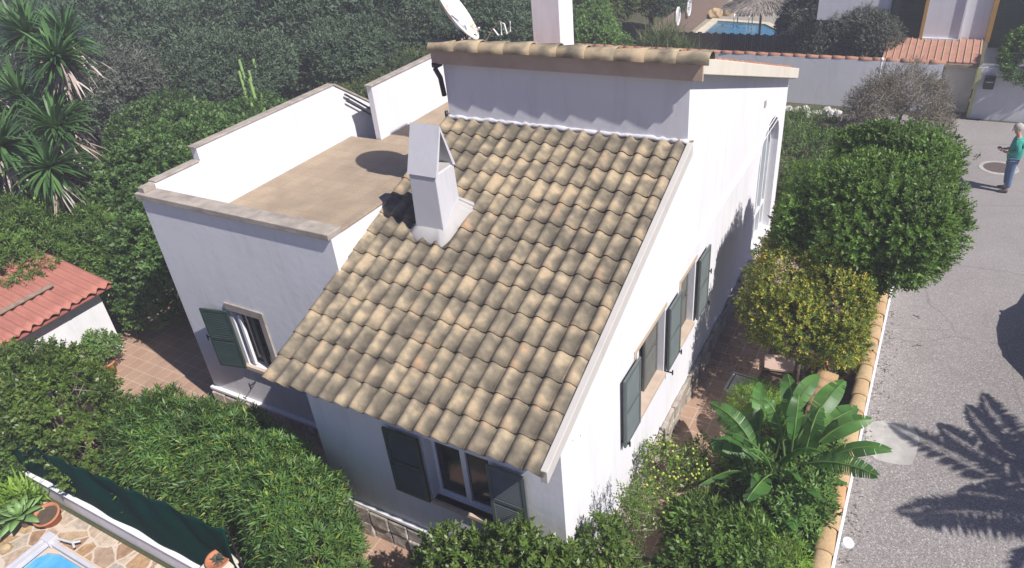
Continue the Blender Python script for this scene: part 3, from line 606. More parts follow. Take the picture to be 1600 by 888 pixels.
def window(parent, o, u, n, w, h, nd, leaves=2, mat='white_paint', fw=.05, depth=.12):
    """frame set back by depth behind the wall face; n points outwards"""
    o, u, n, z = Vector(o), Vector(u).normalized(), Vector(n).normalized(), Vector((0, 0, 1)); mb = MB()
    def bx(mb, a0, a1, b0, b1, d0, d1):
        P = lambda a, b, d: tuple(o + u * a + z * b + n * d)
        mb.hexa([P(a0, b0, d0), P(a1, b0, d0), P(a1, b0, d1), P(a0, b0, d1)], [P(a0, b1, d0), P(a1, b1, d0), P(a1, b1, d1), P(a0, b1, d1)])
    d0, d1 = -depth - .05, -depth
    bx(mb, 0.002, fw, 0.002, h - .002, d0, d1); bx(mb, w - fw, w - .002, 0.002, h - .002, d0, d1); bx(mb, fw + .001, w - fw - .001, 0.002, fw, d0, d1); bx(mb, fw + .001, w - fw - .001, h - fw, h - .002, d0, d1)
    for k in range(1, leaves): bx(mb, w * k / leaves - .04, w * k / leaves + .04, fw + .001, h - fw - .001, d0 + .002, d1 + .012)
    f = mb.build('window', M[mat], parent, bevel=.004)
    g = MB(); bx(g, fw - .01, w - fw + .01, fw - .01, h - fw + .01, d0 + .015, d0 + .025); g.build('pane', M['glass'], f)
    c = MB(); bx(c, fw, w - fw, fw, h - fw, d0 - .12, d0 - .10); c.build('dark_backing', M['dark_metal'], f)  # dark sheet standing in for the unlit room behind the pane
    return f
X = (1, 0, 0); Y = (0, 1, 0)
# right wall, first window
W1 = window(H, (0, 2.3, 1.6), Y, X, 1.2, 1.22, 0, 2, depth=.2)
mb = MB(); mb.box(-.24, .035, 2.303, 3.497, 1.60, 1.625); mb.box(.003, .04, 2.26, 3.54, 1.53, 1.599); mb.build('sill', M['sill'], W1, bevel=.004)
mb = MB(); mb.box(-.02, .014, 2.24, 3.56, 2.822, 2.90); mb.box(-.02, .014, 2.235, 2.298, 1.602, 2.821); mb.build('frame', M['sill'], W1, bevel=.003)
shutter(H, (.05, 1.72, 1.62), Y, X, .58, 1.18, M['green_shutter'])
shutter(H, (.05, 3.52, 1.62), Y, X, .56, 1.18, M['green_shutter'])
shutter(H, (-.13, 2.92, 1.635), Y, X, .57, 1.17, M['brown_slats'])
# second window
W2 = window(H, (0, 4.22, 1.6), Y, X, .76, 1.22, 0, 1, depth=.2)
mb = MB(); mb.box(-.24, .035, 4.223, 4.977, 1.60, 1.625); mb.box(.003, .04, 4.18, 5.0, 1.53, 1.599); mb.build('sill', M['sill'], W2, bevel=.004)
mb = MB(); mb.box(-.02, .014, 4.16, 5.04, 2.822, 2.90); mb.box(-.02, .014, 4.155, 4.218, 1.602, 2.821); mb.build('frame', M['sill'], W2, bevel=.003)
shutter(H, (.05, 5.02, 1.62), Y, X, .58, 1.18, M['green_shutter'])
shutter(H, (-.13, 4.42, 1.635), Y, X, .53, 1.17, M['brown_slats'])
# little iron holdbacks
for (y, z) in ((1.78, 1.66), (4.02, 1.66), (5.55, 1.66), (5.56, 2.3), (3.6, 1.55)):
    mb = MB(); mb.tube([(.0, y, z), (.12, y, z)], .012, 6); mb.tube([(.12, y, z - .04), (.12, y, z + .05)], .012, 6); mb.build('shutter_catch', M['dark_metal'], H)
# arched window
d = .16; mb = MB(); fr = .06
def inset(pts, k, c=(10.275, 1.7)): return [(c[0] + (a - c[0]) * k, c[1] + (b - c[1]) * k) for a, b in pts]
slab('window', [(a, b) for a, b in inset(arch, .998)], [[(a, b) for a, b in inset(arch, .94)]], .06, lambda a, b, dd: (-d - dd, a, b), M['white_paint'], H)
AW = [o for o in bpy.data.objects if o.name.startswith('window')][-1]
mb = MB()
for y in (9.8, 10.275, 10.75): mb.box(-d - .05, -d + .01, y - .035, y + .035, .40, 3.27 if y == 10.275 else 3.18)
mb.box(-d - .045, -d + .005, 9.42, 11.14, 1.0, 1.06); mb.build('glazing_bar', M['white_paint'], AW)
slab('pane', inset(arch, .95), [], .01, lambda a, b, dd: (-d - .03 - dd, a, b), simple('pale_glass', (.30, .36, .40), (.2, .26, .3), 2, .1, 0), AW)
# main front window under the eave
W3 = window(H, (-1.98, 0, 1.42), X, (0, -1, 0), .98, 1.13, 0, 2, depth=.14)
mb = MB(); mb.box(-2.02, -.96, -.045, .10, 1.36, 1.42); mb.build('sill', M['sill'], W3, bevel=.004)
shutter(H, (-2.57, -.05, 1.40), X, (0, -1, 0), .57, 1.16, M['green_dark'])  # left leaf gets the darker green, eave shade put into its colour
shutter(H, (-.99, -.05, 1.40), X, (0, -1, 0), .53, 1.16, M['green_shutter'])
# window in the terrace block
W4 = window(H, (-6.72, TY, 1.42), X, (0, -1, 0), .70, 1.16, 0, 2, mat='green_dark', depth=.10)
mb = MB(); mb.box(-6.80, -5.90, TY - .03, TY - .001, 2.582, 2.72); mb.box(-6.018, -5.90, TY - .03, TY - .001, 1.42, 2.581); mb.build('frame', M['coping'], W4, bevel=.004)
mb = MB(); mb.box(-6.80, -5.92, TY - .06, TY + .09, 1.34, 1.418); mb.build('sill', M['sill'], W4, bevel=.004)
a = rad(12); shutter(H, (-6.74, TY - .04, 1.36), (-math.cos(a), -math.sin(a), 0), (math.sin(a), -math.cos(a), 0), .56, 1.22, M['green_dark'])
mb = MB(); P0 = Vector((-6.60, TY + .02, 1.46)); mb.hexa([(-6.60, TY + .0, 1.46), (-6.54, TY + .0, 1.46), (-6.54, TY + .05, 1.46), (-6.60, TY + .05, 1.46)], [(-6.60, TY + .0, 2.5), (-6.54, TY + .0, 2.5), (-6.54, TY + .05, 2.5), (-6.60, TY + .05, 2.5)]); mb.build('frame', M['white_paint'], W4, bevel=.003)
for (x_, z_) in ((-7.42, 1.9), (-6.72, 1.02)):
    mb = MB(); mb.tube([(x_, TY, z_), (x_, TY - .14, z_)], .012, 6); mb.tube([(x_, TY - .14, z_ - .06), (x_, TY - .14, z_ + .06)], .014, 6); mb.build('shutter_catch', M['dark_metal'], H)

# ------------------------------------------------------------------ satellite dish
SD = empty('satellite_dish', (-3.66, 4.55, 6.2), 'white round dish with a rust streak standing on the upper roof beside its left end', 'satellite dish')
az, el = rad(25), rad(33); nrm = Vector((math.cos(el) * math.cos(az), math.cos(el) * math.sin(az), math.sin(el)))
ctr = Vector((-.07, -.02, .50)); q = nrm.to_track_quat('Z', 'Y').to_matrix()
mb = MB(); rings = 8; n = 32
prof = [(.50 * k / rings, .12 * (k / rings) ** 2 - .12) for k in range(rings + 1)]
mb.lathe([(max(r, .002), z) for r, z in prof] + [(.515, .002), (.515, -.012), (.50, -.018)] + [(max(r, .002) * .99, z - .018) for r, z in prof[::-1]], (0, 0, 0), n)
V = [tuple(ctr + q @ Vector(v)) for v in mb.v]
mt, nn, b = newmat('dish_enamel'); v = coords(nn); sp = nn.nodes.new('ShaderNodeSeparateXYZ'); nn.links.new(v, sp.inputs[0])
t1 = noisetex(nn, coords(nn, (1, 1, 1)), 3.2, 5, .7); rr_ = ramp(nn, t1.outputs[0], [(.56, 0.0), (.64, .9)])
cc = mix(nn, rr_.outputs[0], (.66, .68, .66), (.42, .24, .09)); nn.links.new(cc, b.inputs['Base Color']); b.inputs['Roughness'].default_value = .5
build('reflector', V, mb.f, mt, SD, True)
mb = MB(); foot = ctr - nrm * .14
mb.tube([(0.02, .02, -.05), (0.0, .02, .25), tuple(foot)], .028, 8); mb.box(-.08, .1, -.06, .1, .0, .05)
mb.tube([tuple(foot + q @ Vector((-.1, 0, 0))), tuple(foot + q @ Vector((.1, 0, 0)))], .02, 6); mb.build('mast', M['steel'], SD, True)
mb = MB(); lo = ctr + Vector((.05, .02, -.44)); tip = ctr + nrm * .36 + Vector((0, 0, -.50)); mb.tube([tuple(foot), tuple(lo), tuple(tip)], .014, 6)
mb.tube([tuple(tip), tuple(tip + nrm * -.02 + Vector((0, 0, .05)))], .03, 8); mb.build('feed_arm', M['steel'], SD, True)
AN = empty('aerial', (-3.25, 4.6, 6.2), 'small bent white wire aerial on a stick beside the dish', 'aerial')
mb = MB(); mb.tube([(-.1, 0, 0), (.02, .02, .18), (.18, .04, .34)], .008, 6); mb.build('mast', M['wood'], AN)
mb = MB(); mb.tube([(.06, .03, .23), (.16, .0, .14), (.22, .0, .15), (.20, .04, .33), (.26, .04, .30), (.30, .03, .16), (.36, .03, .2), (.37, .03, .34)], .011, 6); mb.build('wire', M['white_paint'], AN)
# ================================================================== garden walls, street side
def barrel_row(name, mat, a, b, n, r, parent, seed=1, z=0.0):
    """half round coping tiles laid end to end from a to b"""
    rr = random.Random(seed); a, b = Vector(a), Vector(b); d = (b - a).normalized(); s = d.cross(Vector((0, 0, 1))).normalized(); L = (b - a).length / n; V = []; F = []; A = []
    for i in range(n):
        k = len(V); j = rr.uniform(-.006, .006); sk = rr.uniform(-.012, .012)
        for (t, q, l) in ((0, 1.0, .01), (.5, .96, .005), (1.1, .86, -.006)):
            for m_ in range(11):
                an = math.pi * m_ / 10; p = a + d * (L * (i + t)) + s * (math.cos(an) * r * q + sk * (t - .5) + j) + Vector((0, 0, math.sin(an) * r * .62 * q + l)); V.append(tuple(p)); A.append((m_ / 10, t, 0))
        for q in range(2):
            for m_ in range(10): c = k + q * 11 + m_; F.append((c, c + 1, c + 12, c + 11))
        k2 = len(V)
        for m_ in range(11):
            an = math.pi * m_ / 10; p = a + d * (L * i + .001) + s * (math.cos(an) * r * .86 + j) + Vector((0, 0, math.sin(an) * r * .62 * .84 + .01)); V.append(tuple(p)); A.append((m_ / 10, 0, 0))
        for m_ in range(10): F.append((k + m_, k2 + m_, k2 + m_ + 1, k + m_ + 1))
    return build(name, V, F, mat, parent, True, attr=A)
GW = empty('garden_wall', (2.73, 5, 0), 'low white wall topped with yellow barrel tiles between garden and road', 'wall')
def lb(mb, name, mat, root, **k): o = mb.build(name, mat, root, **k); o.location = tuple(-c for c in root.location); return o
mb = MB(); mb.box(2.63, 2.85, -6, 13.2, -.02, .62); lb(mb, 'wall', M['wall_old'], GW)
mb = MB(); mb.box(2.855, 2.895, -6, 13.2, -.02, .655); lb(mb, 'edge_strip', M['white_paint'], GW, bevel=.006)
bt = barrel_row('coping', M['coping_tile'], (2.735, -6, .62), (2.735, 13.2, .62), 46, .125, GW, 3); bt.location = (-2.73, -5, 0)
SW = empty('planter_wall', (2.16, 5, 0), 'short low wall of stacked yellow half round tiles inside the garden near the road wall', 'wall')
mb = MB(); mb.box(2.08, 2.30, 4.15, 5.62, 0, .70); lb(mb, 'wall', M['grey_plaster'], SW)
for i in range(6):
    y0 = 5.62 - i * .245; o = barrel_row('coping_tile', M['coping_tile'], (2.06 - .02, y0 - .12, .70 + .004 * (i % 2)), (2.34, y0 - .12, .70 + .004 * (i % 2)), 1, .125, SW, i); o.location = (-2.16, -5, 0)
# far white boundary wall
FW = empty('boundary_wall', (-1, 21.3, 0), 'long white boundary wall in shade behind the house with a pink tile coping', 'wall')
mb = MB(); mb.box(-16, 3.0, 21.3, 21.52, -.02, 1.58); lb(mb, 'wall', M['wall'], FW)
bt = barrel_row('coping', M['red_tile'], (-16, 21.41, 1.58), (3.0, 21.41, 1.58), 46, .12, FW, 5); bt.location = (1, -21.3, 0)
RB = empty('rubble_border', (.5, 19.6, 0), 'low rough stone border along the far end of the garden', 'border')
r_ = random.Random(3); Vr = []; Fr = []
for i in range(46):
    bm = bmesh.new(); bmesh.ops.create_icosphere(bm, subdivisions=2, radius=1); s_ = r_.uniform(.08, .16); cx_ = -1.9 + i * .11; k_ = len(Vr); off = Vector((i * 3.1, 0, 0))
    cpos = Vector((cx_, 19.75 - max(0, cx_) * .12 + r_.uniform(-.1, .1), r_.uniform(.1, .3)))
    for v_ in bm.verts: Vr.append(tuple(cpos + v_.co * s_ * (1 + .5 * noise.noise(v_.co * 1.4 + off))))
    for f_ in bm.faces: Fr.append(tuple(k_ + v_.index for v_ in f_.verts))
    bm.free()
o = build('stones', Vr, Fr, M['white_stone'], RB); o.location = (-.5, -19.6, 0)
# gate wall with lean-to tiled roof, house behind it
GB = empty('neighbour_house', (3, 24, 0), 'white house with ochre trim at the top right behind a tiled lean-to', 'house')
def L2(o): o.location = tuple(-c for c in GB.location); return o
mb = MB(); mb.box(3.27, 3.98, 23.0, 23.3, 0, 6.5); mb.box(2.2, 3.24, 22.86, 23.3, 1.9, 6.5); mb.box(1.0, 2.12, 23.1, 23.3, 0, 6.5); mb.box(-1.2, .998, 23.1, 23.3, 2.4, 6.5); mb.box(4.1, 8.0, 23.12, 23.3, 0, 6.5); L2(mb.build('wall', M['wall'], GB))
mb = MB(); mb.box(3.225, 3.275, 22.80, 22.86, 1.95, 6.5); mb.box(2.2, 3.22, 22.80, 22.858, 1.93, 1.99); L2(mb.build('moulding', M['white_paint'], GB))
och = simple('ochre_trim', (.50, .30, .08), (.42, .25, .07), 4, .8, .1)
mb = MB(); mb.box(2.10, 2.195, 22.84, 23.0, 1.9, 6.5); mb.box(3.985, 4.12, 22.9, 23.1, 1.9, 6.5); L2(mb.build('window_trim', och, GB))
for (a, b_) in ((4.125, 5.6), (1.1, 2.09)):
    mb = MB(); mb.box(a, b_, 23.02, 23.09, 1.7, 6.4)
    for k in range(110): mb.box(a + .05, b_ - .05, 23.0, 23.019, 1.8 + k * .042, 1.8 + k * .042 + .024)
    L2(mb.build('shutter', M['green_dark'], GB))
mb = MB(); mb.box(3.02, 3.92, 21.62, 21.9, -.02, 1.50); L2(mb.build('gate_wall', M['cream'], GB))
mb = MB(); mb.hexa([(1.2, 21.45, 1.56), (3.95, 21.45, 1.56), (3.95, 22.95, 1.9), (1.2, 22.95, 1.9)], [(1.2, 21.45, 1.62), (3.95, 21.45, 1.62), (3.95, 22.95, 1.96), (1.2, 22.95, 1.96)])
L2(mb.build('porch_roof', simple('smooth_red_tile', (.40, .21, .15), (.32, .16, .12), 5, .8, .2), GB))
mb = MB(); 
for k in range(14): x = 1.3 + k * .2; mb.hexa([(x, 21.44, 1.621), (x + .025, 21.44, 1.621), (x + .025, 22.94, 1.961), (x, 22.94, 1.961)], [(x, 21.44, 1.65), (x + .025, 21.44, 1.65), (x + .025, 22.94, 1.99), (x, 22.94, 1.99)])
L2(mb.build('porch_roof_rib', M['coping_tile'], GB))
mb = MB(); mb.box(3.0, 3.94, 21.40, 21.47, 1.48, 1.56); L2(mb.build('porch_beam', M['wood'], GB))
SWL = empty('street_wall', (5, 21, 0), 'white wall with a dark letter box at the far right end of the lane', 'wall')
mb = MB(); mb.box(3.97, 9, 21.1, 21.35, -.02, 1.60); o = lb(mb, 'wall', M['wall_old'], SWL)
mb = MB(); mb.box(3.93, 4.02, 21.05, 21.1, 0, 1.6); lb(mb, 'edge_strip', simple('lime_edge', (.5, .5, .2), (.4, .42, .2), 5, .8, .1), SWL)
PBX = empty('letter_box', (4.3, 21.02, 1.15), 'dark letter box hanging on the white wall at the end of the lane', 'letter box')
mb = MB(); mb.prism([(-.10, -.16), (.078, -.16), (.078, .2), (-.06, .2), (-.10, .14)], -.14, .14, 'x'); mb.build('body', M['dark_metal'], PBX, bevel=.01)
mb = MB(); mb.box(-.10, .10, -.112, -.102, .05, .075); mb.build('slot', M['steel'], PBX)
mb = MB(); mb.box(-.15, .15, -.12, .075, .201, .22); mb.build('lid', M['dark_metal'], PBX)

# ================================================================== lane: covers, lamp, person, car, palm
MH = empty('manhole_cover', (4.81, 17.19, 0), 'round brown manhole cover with a pale ring beside the standing man', 'manhole cover')
mb = MB(); mb.lathe([(.005, .02), (.36, .02), (.36, .008)], (0, 0, 0), 36); mb.build('cover', simple('rusty_iron', (.12, .085, .075), (.08, .06, .055), 20, .8, .4), MH)
mb = MB(); mb.lathe([(.361, .008), (.361, .016), (.47, .014), (.48, .006)], (0, 0, 0), 36); mb.build('ring', M['concrete'], MH)
DR = empty('drain_cover', (3.35, 16.9, 0), 'small rectangular rusty drain cover in the lane by the dry shrub', 'drain cover')
mb = MB(); mb.box(-.16, .16, -.12, .12, .006, .02); mb.build('frame', simple('rust', (.20, .10, .07), (.13, .07, .05), 20, .9, .4), DR)
mb = MB()
for k in range(6): mb.box(-.13 + k * .046, -.13 + k * .046 + .02, -.1, .1, .0205, .026)
mb.build('bar', M['dark_metal'], DR)
HC = empty('garden_hatch', (.86, 5.55, 0), 'square white framed inspection hatch in the garden paving', 'hatch', rz=rad(-4))
mb = MB(); mb.box(-.29, .29, -.29, .29, .005, .035); mb.build('lid', M['white_stone'], HC, bevel=.005)
mb = MB()
for a in (-.24, .22): mb.box(a, a + .02, -.24, .24, .0355, .040); mb.box(-.215, .215, a, a + .02, .0365, .041)
mb.build('groove', M['dark_metal'], HC)
WL = empty('wall_lamp', (2.9, 2.49, .33), 'small white round lamp fixed low on the road side of the tiled garden wall', 'lamp')
mb = MB(); mb.lathe([(.01, .06), (.06, .05), (.09, 0), (.07, -.05), (.01, -.06)], (.09, 0, 0), 16); mb.build('globe', M['white_paint'], WL, True)
mb = MB(); mb.box(-.004, .05, -.04, .04, -.04, .04); mb.build('bracket', M['steel'], WL)
# twigs dropped on the road
for i, (x, y, a, l) in enumerate(((3.42, 7.9, .5, .2), (3.35, 9.0, -.6, .16), (3.05, 6.9, 1.2, .14))):
    mb = MB(); mb.tube([(0, 0, 0.012), (l * .5, .02, .02), (l, -.01, .012)], [.006, .007, .004], 5); mb.tube([(l * .5, .02, .02), (l * .7, .07, .02)], [.005, .003], 4); o = mb.build('fallen_twig', M['bark'], None, True)
    o.location = (x, y, 0); o.rotation_euler = (0, 0, a); tag(o, ['thin brown twig lying on the road, the middle one of three', 'thin brown twig lying on the road, the farthest of three from the viewer', 'thin brown twig lying on the road next to the tiled wall'][i], 'twig', 'twigs dropped on the road')

def skin(name, pts, edges, rads, mat, parent, sub=2, root=0):
    me = bpy.data.meshes.new(name); me.from_pydata([Vector(p) for p in pts], edges, []); me.materials.append(mat); o = link(bpy.data.objects.new(name, me), parent)
    md = o.modifiers.new('skin', 'SKIN'); md.use_smooth_shade = True
    for i, r in enumerate(rads):
        sv = me.skin_vertices[0].data[i]; sv.radius = (r, r) if not hasattr(r, '__len__') else r; sv.use_root = (i == root)
    s = o.modifiers.new('sub', 'SUBSURF'); s.levels = sub; s.render_levels = sub; return o
# the man faces -x; local frame: x = his back-to-front reversed (front is -x)
PM = empty('person', (4.93, 15.70, .0), 'grey haired man in teal shirt and jeans looking down at a device in his hands', 'person')
skinm = simple('skin', (.48, .26, .18), (.42, .22, .15), 12, .55, .05); jeans = simple('blue_jeans', (.10, .17, .28), (.07, .12, .21), 10, .9, .3, 80)
teal = simple('teal_shirt', (.03, .34, .26), (.025, .27, .21), 8, .8, .2, 40); hairm = simple('grey_hair', (.48, .47, .42), (.30, .29, .26), 30, .9, .6, 60); shoe = simple('dark_shoes', (.035, .03, .04), (.02, .02, .025), 20, .6, 0)
pts = [(0, 0, .93), (0.01, 0, 1.12), (.015, 0, 1.33), (-.0, 0, 1.47), (-.05, 0, 1.54), (-.09, 0, 1.615), (-.085, 0, 1.70),   # 0-6 spine, neck, head
       (.0, .085, .86), (-.02, .12, .50), (.02, .13, .09), (-.10, .14, .045),  # 7-10 leg
       (.0, -.085, .86), (.02, -.10, .50), (.05, -.11, .09), (-.07, -.12, .045),  # 11-14
       (.0, .185, 1.40), (.04, .235, 1.14), (-.20, .12, 1.08), (-.28, .07, 1.10),   # 15-18 arm
       (.0, -.185, 1.40), (.04, -.235, 1.14), (-.20, -.12, 1.08), (-.28, -.07, 1.10)]
ed = [(0, 1), (1, 2), (2, 3), (3, 4), (4, 5), (5, 6), (0, 7), (7, 8), (8, 9), (9, 10), (0, 11), (11, 12), (12, 13), (13, 14), (2, 15), (15, 16), (16, 17), (17, 18), (2, 19), (19, 20), (20, 21), (21, 22)]
rd = [(.10, .12), (.09, .11), (.10, .13), .06, .052, (.092, .078), (.085, .075), .06, .05, .042, .035, .06, .05, .042, .035, .055, .042, .032, .028, .055, .042, .032, .028]
skin('body', pts, ed, rd, skinm, PM)
sh = [(0, 0, .78), (0.01, 0, 1.12), (.012, 0, 1.34), (.0, 0, 1.45), (.0, .19, 1.41), (.045, .24, 1.15), (-.14, .15, 1.085), (.0, -.19, 1.41), (.045, -.24, 1.15), (-.14, -.15, 1.085)]
skin('shirt', sh, [(0, 1), (1, 2), (2, 3), (2, 4), (4, 5), (5, 6), (2, 7), (7, 8), (8, 9)], [(.165, .195), (.15, .185), (.14, .185), .085, .075, .06, .05, .075, .06, .05], teal, PM)
tr = [(0, 0, .93), (.0, .10, .84), (-.02, .12, .50), (.02, .13, .13), (.0, -.10, .84), (.02, -.10, .50), (.05, -.11, .13)]
skin('trousers', tr, [(0, 1), (1, 2), (2, 3), (0, 4), (4, 5), (5, 6)], [(.125, .15), .105, .082, .07, .11, .082, .07], jeans, PM)
for s, x in ((1, .0), (-1, .03)):
    skin('shoe', [(x + .05, s * .125, .05), (x - .08, s * .13, .045), (x - .17, s * .135, .035)], [(0, 1), (1, 2)], [.05, .05, .036], shoe, PM)
mb = MB(); mb.lathe([(.003, .115), (.05, .105), (.088, .07), (.104, .02), (.104, -.03), (.09, -.06)], (0, 0, 0), 18); hh = mb.build('hair', hairm, PM, True); hh.location = (-.075, 0, 1.70); hh.rotation_euler = (0, rad(-18), 0); hh.scale = (1.08, .92, 1)
mb = MB(); mb.lathe([(.002, .03), (.012, .0), (.016, -.018), (.002, -.022)], (-.185, 0, 1.625), 8)
mb.build('nose', skinm, PM, True)
for s in (1, -1):
    mb = MB(); mb.lathe([(.002, .03), (.018, .012), (.02, -.012), (.002, -.03)], (-.085, s * .082, 1.63), 8); mb.build('ear', skinm, PM, True)
    # hand: palm, four fingers and a thumb folded round the device
    hb = Vector((-.30, s * .065, 1.105)); P_ = [hb + Vector((.02, 0, -.003)), hb + Vector((-.045, -s * .01, .0))]; E_ = [(0, 1)]; R_ = [.026, .030]
    skin('palm', [tuple(p) for p in P_], E_, R_, skinm, PM)
    for k in range(4):
        b0 = hb + Vector((-.05, s * (.022 - k * .0155), .012 - .004 * k)); l = (.024, .028, .027, .022)[k]
        skin('finger', [tuple(b0), tuple(b0 + Vector((-l, -s * .006, .014))), tuple(b0 + Vector((-l * 1.3, -s * .022, .030)))], [(0, 1), (1, 2)], [.0095, .009, .0075], skinm, PM, 1)
    skin('thumb', [tuple(hb + Vector((-.01, s * .024, .01))), tuple(hb + Vector((-.035, s * .022, .034))), tuple(hb + Vector((-.058, s * .006, .044)))], [(0, 1), (1, 2)], [.012, .0105, .009], skinm, PM, 1)
DV = empty('remote_control', (4.59, 15.70, 1.13), 'small dark device held in both hands by the man in the lane', 'device')
mb = MB(); mb.box(-.055, .035, -.075, .075, -.012, .012); mb.build('case', M['dark_metal'], DV, bevel=.008)
mb = MB(); mb.box(-.03, .02, -.045, .045, .0125, .016); mb.build('screen', M['glass'], DV)

# parked car just outside the right edge (its shadow reaches the lane)
CR = empty('parked_car', (6.75, 8.75, 0), 'dark rounded parked car just outside the right edge of the lane', 'car')
pm = newmat('car_paint'); pm[2].inputs['Base Color'].default_value = (.02, .022, .035, 1); pm[2].inputs['Roughness'].default_value = .3; paint = pm[0]
side = [(-1.75, .35), (-1.85, .62), (-1.72, .88), (-1.35, 1.02), (-.95, 1.32), (-.5, 1.48), (.1, 1.52), (.75, 1.42), (1.25, 1.10), (1.75, .95), (1.9, .65), (1.85, .35)]
V = []; F = []
for xs in (-.78, -.70, .70, .78):
    k_ = .94 if abs(xs) > .75 else 1
    V += [(xs * (1 if b < .9 else .93), a * k_, .35 + (b - .35) * k_) for a, b in side]
n = len(side)
for i in range(3):
    for j in range(n): F.append((i * n + j, i * n + (j + 1) % n, (i + 1) * n + (j + 1) % n, (i + 1) * n + j))
F += [tuple(range(n))[::-1], tuple(3 * n + j for j in range(n))]
bd = build('body', V, F, paint, CR, True)
for s in (-1, 1):
    mb = MB(); mb.prism([(-1.05, 1.0), (-.8, 1.28), (.6, 1.34), (1.05, 1.04)], s * .765, s * .775); mb.build('window', M['glass'], CR)
    mb = MB(); mb.box(min(s * .78, s * .95), max(s * .78, s * .95), .74, .84, 1.02, 1.15); mb.build('mirror', paint, CR, bevel=.03)
    for y in (-1.2, 1.25):
        mb = MB(); mb.tube([(s * .60, y, .31), (s * .795, y, .31)], .31, 24); w_ = mb.build('wheel', M['dark_metal'], CR)
        mb = MB(); mb.tube([(s * .796, y, .31), (s * .806, y, .31)], .19, 16); mb.build('rim', M['steel'], w_)
# palm outside the frame, fronds shade the lane
PL = empty('palm_tree', (8.85, 3.95, 0), 'tall feathery palm standing beyond the right edge, its fronds shading the lane', 'palm tree')
mb = MB(); mb.tube([(0, 0, 0), (.05, 0, 1.5), (0, 0, 3.0)], [.3, .24, .2], 12); mb.build('trunk', M['bark'], PL, True)
rg = np.random.default_rng(12); Vs = []; 
nf = 20
for i in range(nf):
    az_ = 2 * math.pi * i / nf * 1.0 + rg.uniform(-.12, .12); el_ = rg.uniform(-.1, .75) if i % 3 else rg.uniform(.6, 1.1); L = rg.uniform(2.3, 2.75); p = np.array([0, 0, 3.0]); d_ = np.array([math.cos(az_) * math.cos(el_), math.sin(az_) * math.cos(el_), math.sin(el_)]); ns = 46
    for k in range(ns):
        t = k / ns; p = p + d_ * L / ns; d_ = unit(d_ - np.array([0, 0, 1]) * (.034 * (.3 + t))); sd = unit(np.cross(d_, [0, 0, 1.])); 
        if k < 4: continue
        ll = .50 * math.sin(math.pi * min(.97, .15 + t * .85)) ** .6
        for s in (-1, 1):
            dd = unit(sd * s + d_ * .75 + np.array([0, 0, -.35]) + rg.normal(size=3) * .07); Vs.append(kites(p[None], dd[None], np.array([[0, 0, 1.]]), np.array([ll]), np.array([.085]), .1)[0])
        if k % 4 == 0: Vs.append(kites(p[None], d_[None], np.array([[0, 0, 1.]]), np.array([.25]), np.array([.03]), 0)[0])
np_quads('fronds', np.array(Vs), M['leaf_pine'], PL)

# ================================================================== planting
def plant(name, label, cat, loc, group=None): return empty(name, loc, label, cat, group)
def P0(root, o): o.location = tuple(-c for c in root.location); return o
def bush(name, label, cat, blobs, n, nl, L, W, mat, seed, group=None, spread=.9, stem=.15, ntw=0, trunk_r=.05, tw_mat='twig', base=None, **k):
    rg = np.random.default_rng(seed); bx = np.mean([b[:2] for b in blobs], axis=0)
    main = list(blobs); blobs = list(blobs)
    for b in main:
        for _ in range(3):
            d_ = unit(rg.normal(size=3) + [0, 0, .5]); s_ = rg.uniform(.28, .45); blobs.append((b[0] + d_[0] * b[3] * .8, b[1] + d_[1] * b[4] * .8, b[2] + d_[2] * b[5] * .8, b[3] * s_, b[4] * s_, b[5] * s_)); loc = (float(bx[0]), float(bx[1]), 0) if base is None else base
    R_ = plant(name, label, cat, loc, group)
    P0(R_, crown('foliage', rg, blobs, n, nl, L, W, M[mat], R_, seed, spread, stem, **k))
    allb = blobs; blobs = main
    if len(blobs) < 5 or base is not None: P0(R_, limbs(R_, loc, [(b[0], b[1], b[2]) for b in blobs] + [(b[0] + b[3] * .4, b[1] - b[4] * .3, b[2] + b[5] * .3) for b in blobs], trunk_r, M['bark'], 'branches', rg))
    else:
        mb = MB()
        for b in blobs:
            for _ in range(5):
                e = (b[0] + rg.uniform(-.6, .6) * b[3], b[1] + rg.uniform(-.6, .6) * b[4], b[2] + b[5] * .5); q = (b[0] + rg.uniform(-.25, .25), b[1] + rg.uniform(-.25, .25), 0); mb.tube([q, tuple((np.array(q) + np.array(e)) / 2 + rg.normal(size=3) * .08), e], [trunk_r * .7, trunk_r * .5, trunk_r * .15], 5)
        P0(R_, tag(mb.build('branches', M['bark'], R_, True), kind='stuff'))
    if ntw: P0(R_, twigs(R_, rg, blobs, ntw, .007, .35, M[tw_mat], seed=seed))
    return R_
bush('hedge', 'long green oleander hedge behind the dark green netting in front of the terrace block', 'hedge',
     [(-6.75, -.95, .95, .75, .62, .90), (-6.1, -.75, 1.05, 1.0, .80, 1.0), (-5.2, -.75, 1.05, .95, .75, 1.0), (-4.5, -.78, 1.05, .8, .62, .95), (-3.75, -1.0, 1.05, .75, .60, .95), (-3.15, -1.30, .92, .62, .55, .82)],
     6500, 13, .115, .021, 'leaf_oleander', 21, stem=.13, spread=1.0, ntw=160, gap=.22, thick=.13)
bush('hedge', 'leafy laurel hedge with bare clipped twigs at its front, left of the oleander hedge', 'hedge',
     [(-10.4, -1.05, 1.05, 1.0, .9, 1.0), (-9.5, -.95, 1.1, 1.0, .8, 1.05), (-8.7, -1.05, 1.1, .75, .7, 1.0), (-8.1, -1.30, .85, .5, .45, .75), (-11.3, -1.5, .9, .9, .9, 1.0)], 5200, 10, .075, .042, 'leaf_laurel', 22, stem=.12, ntw=420, gap=.3)
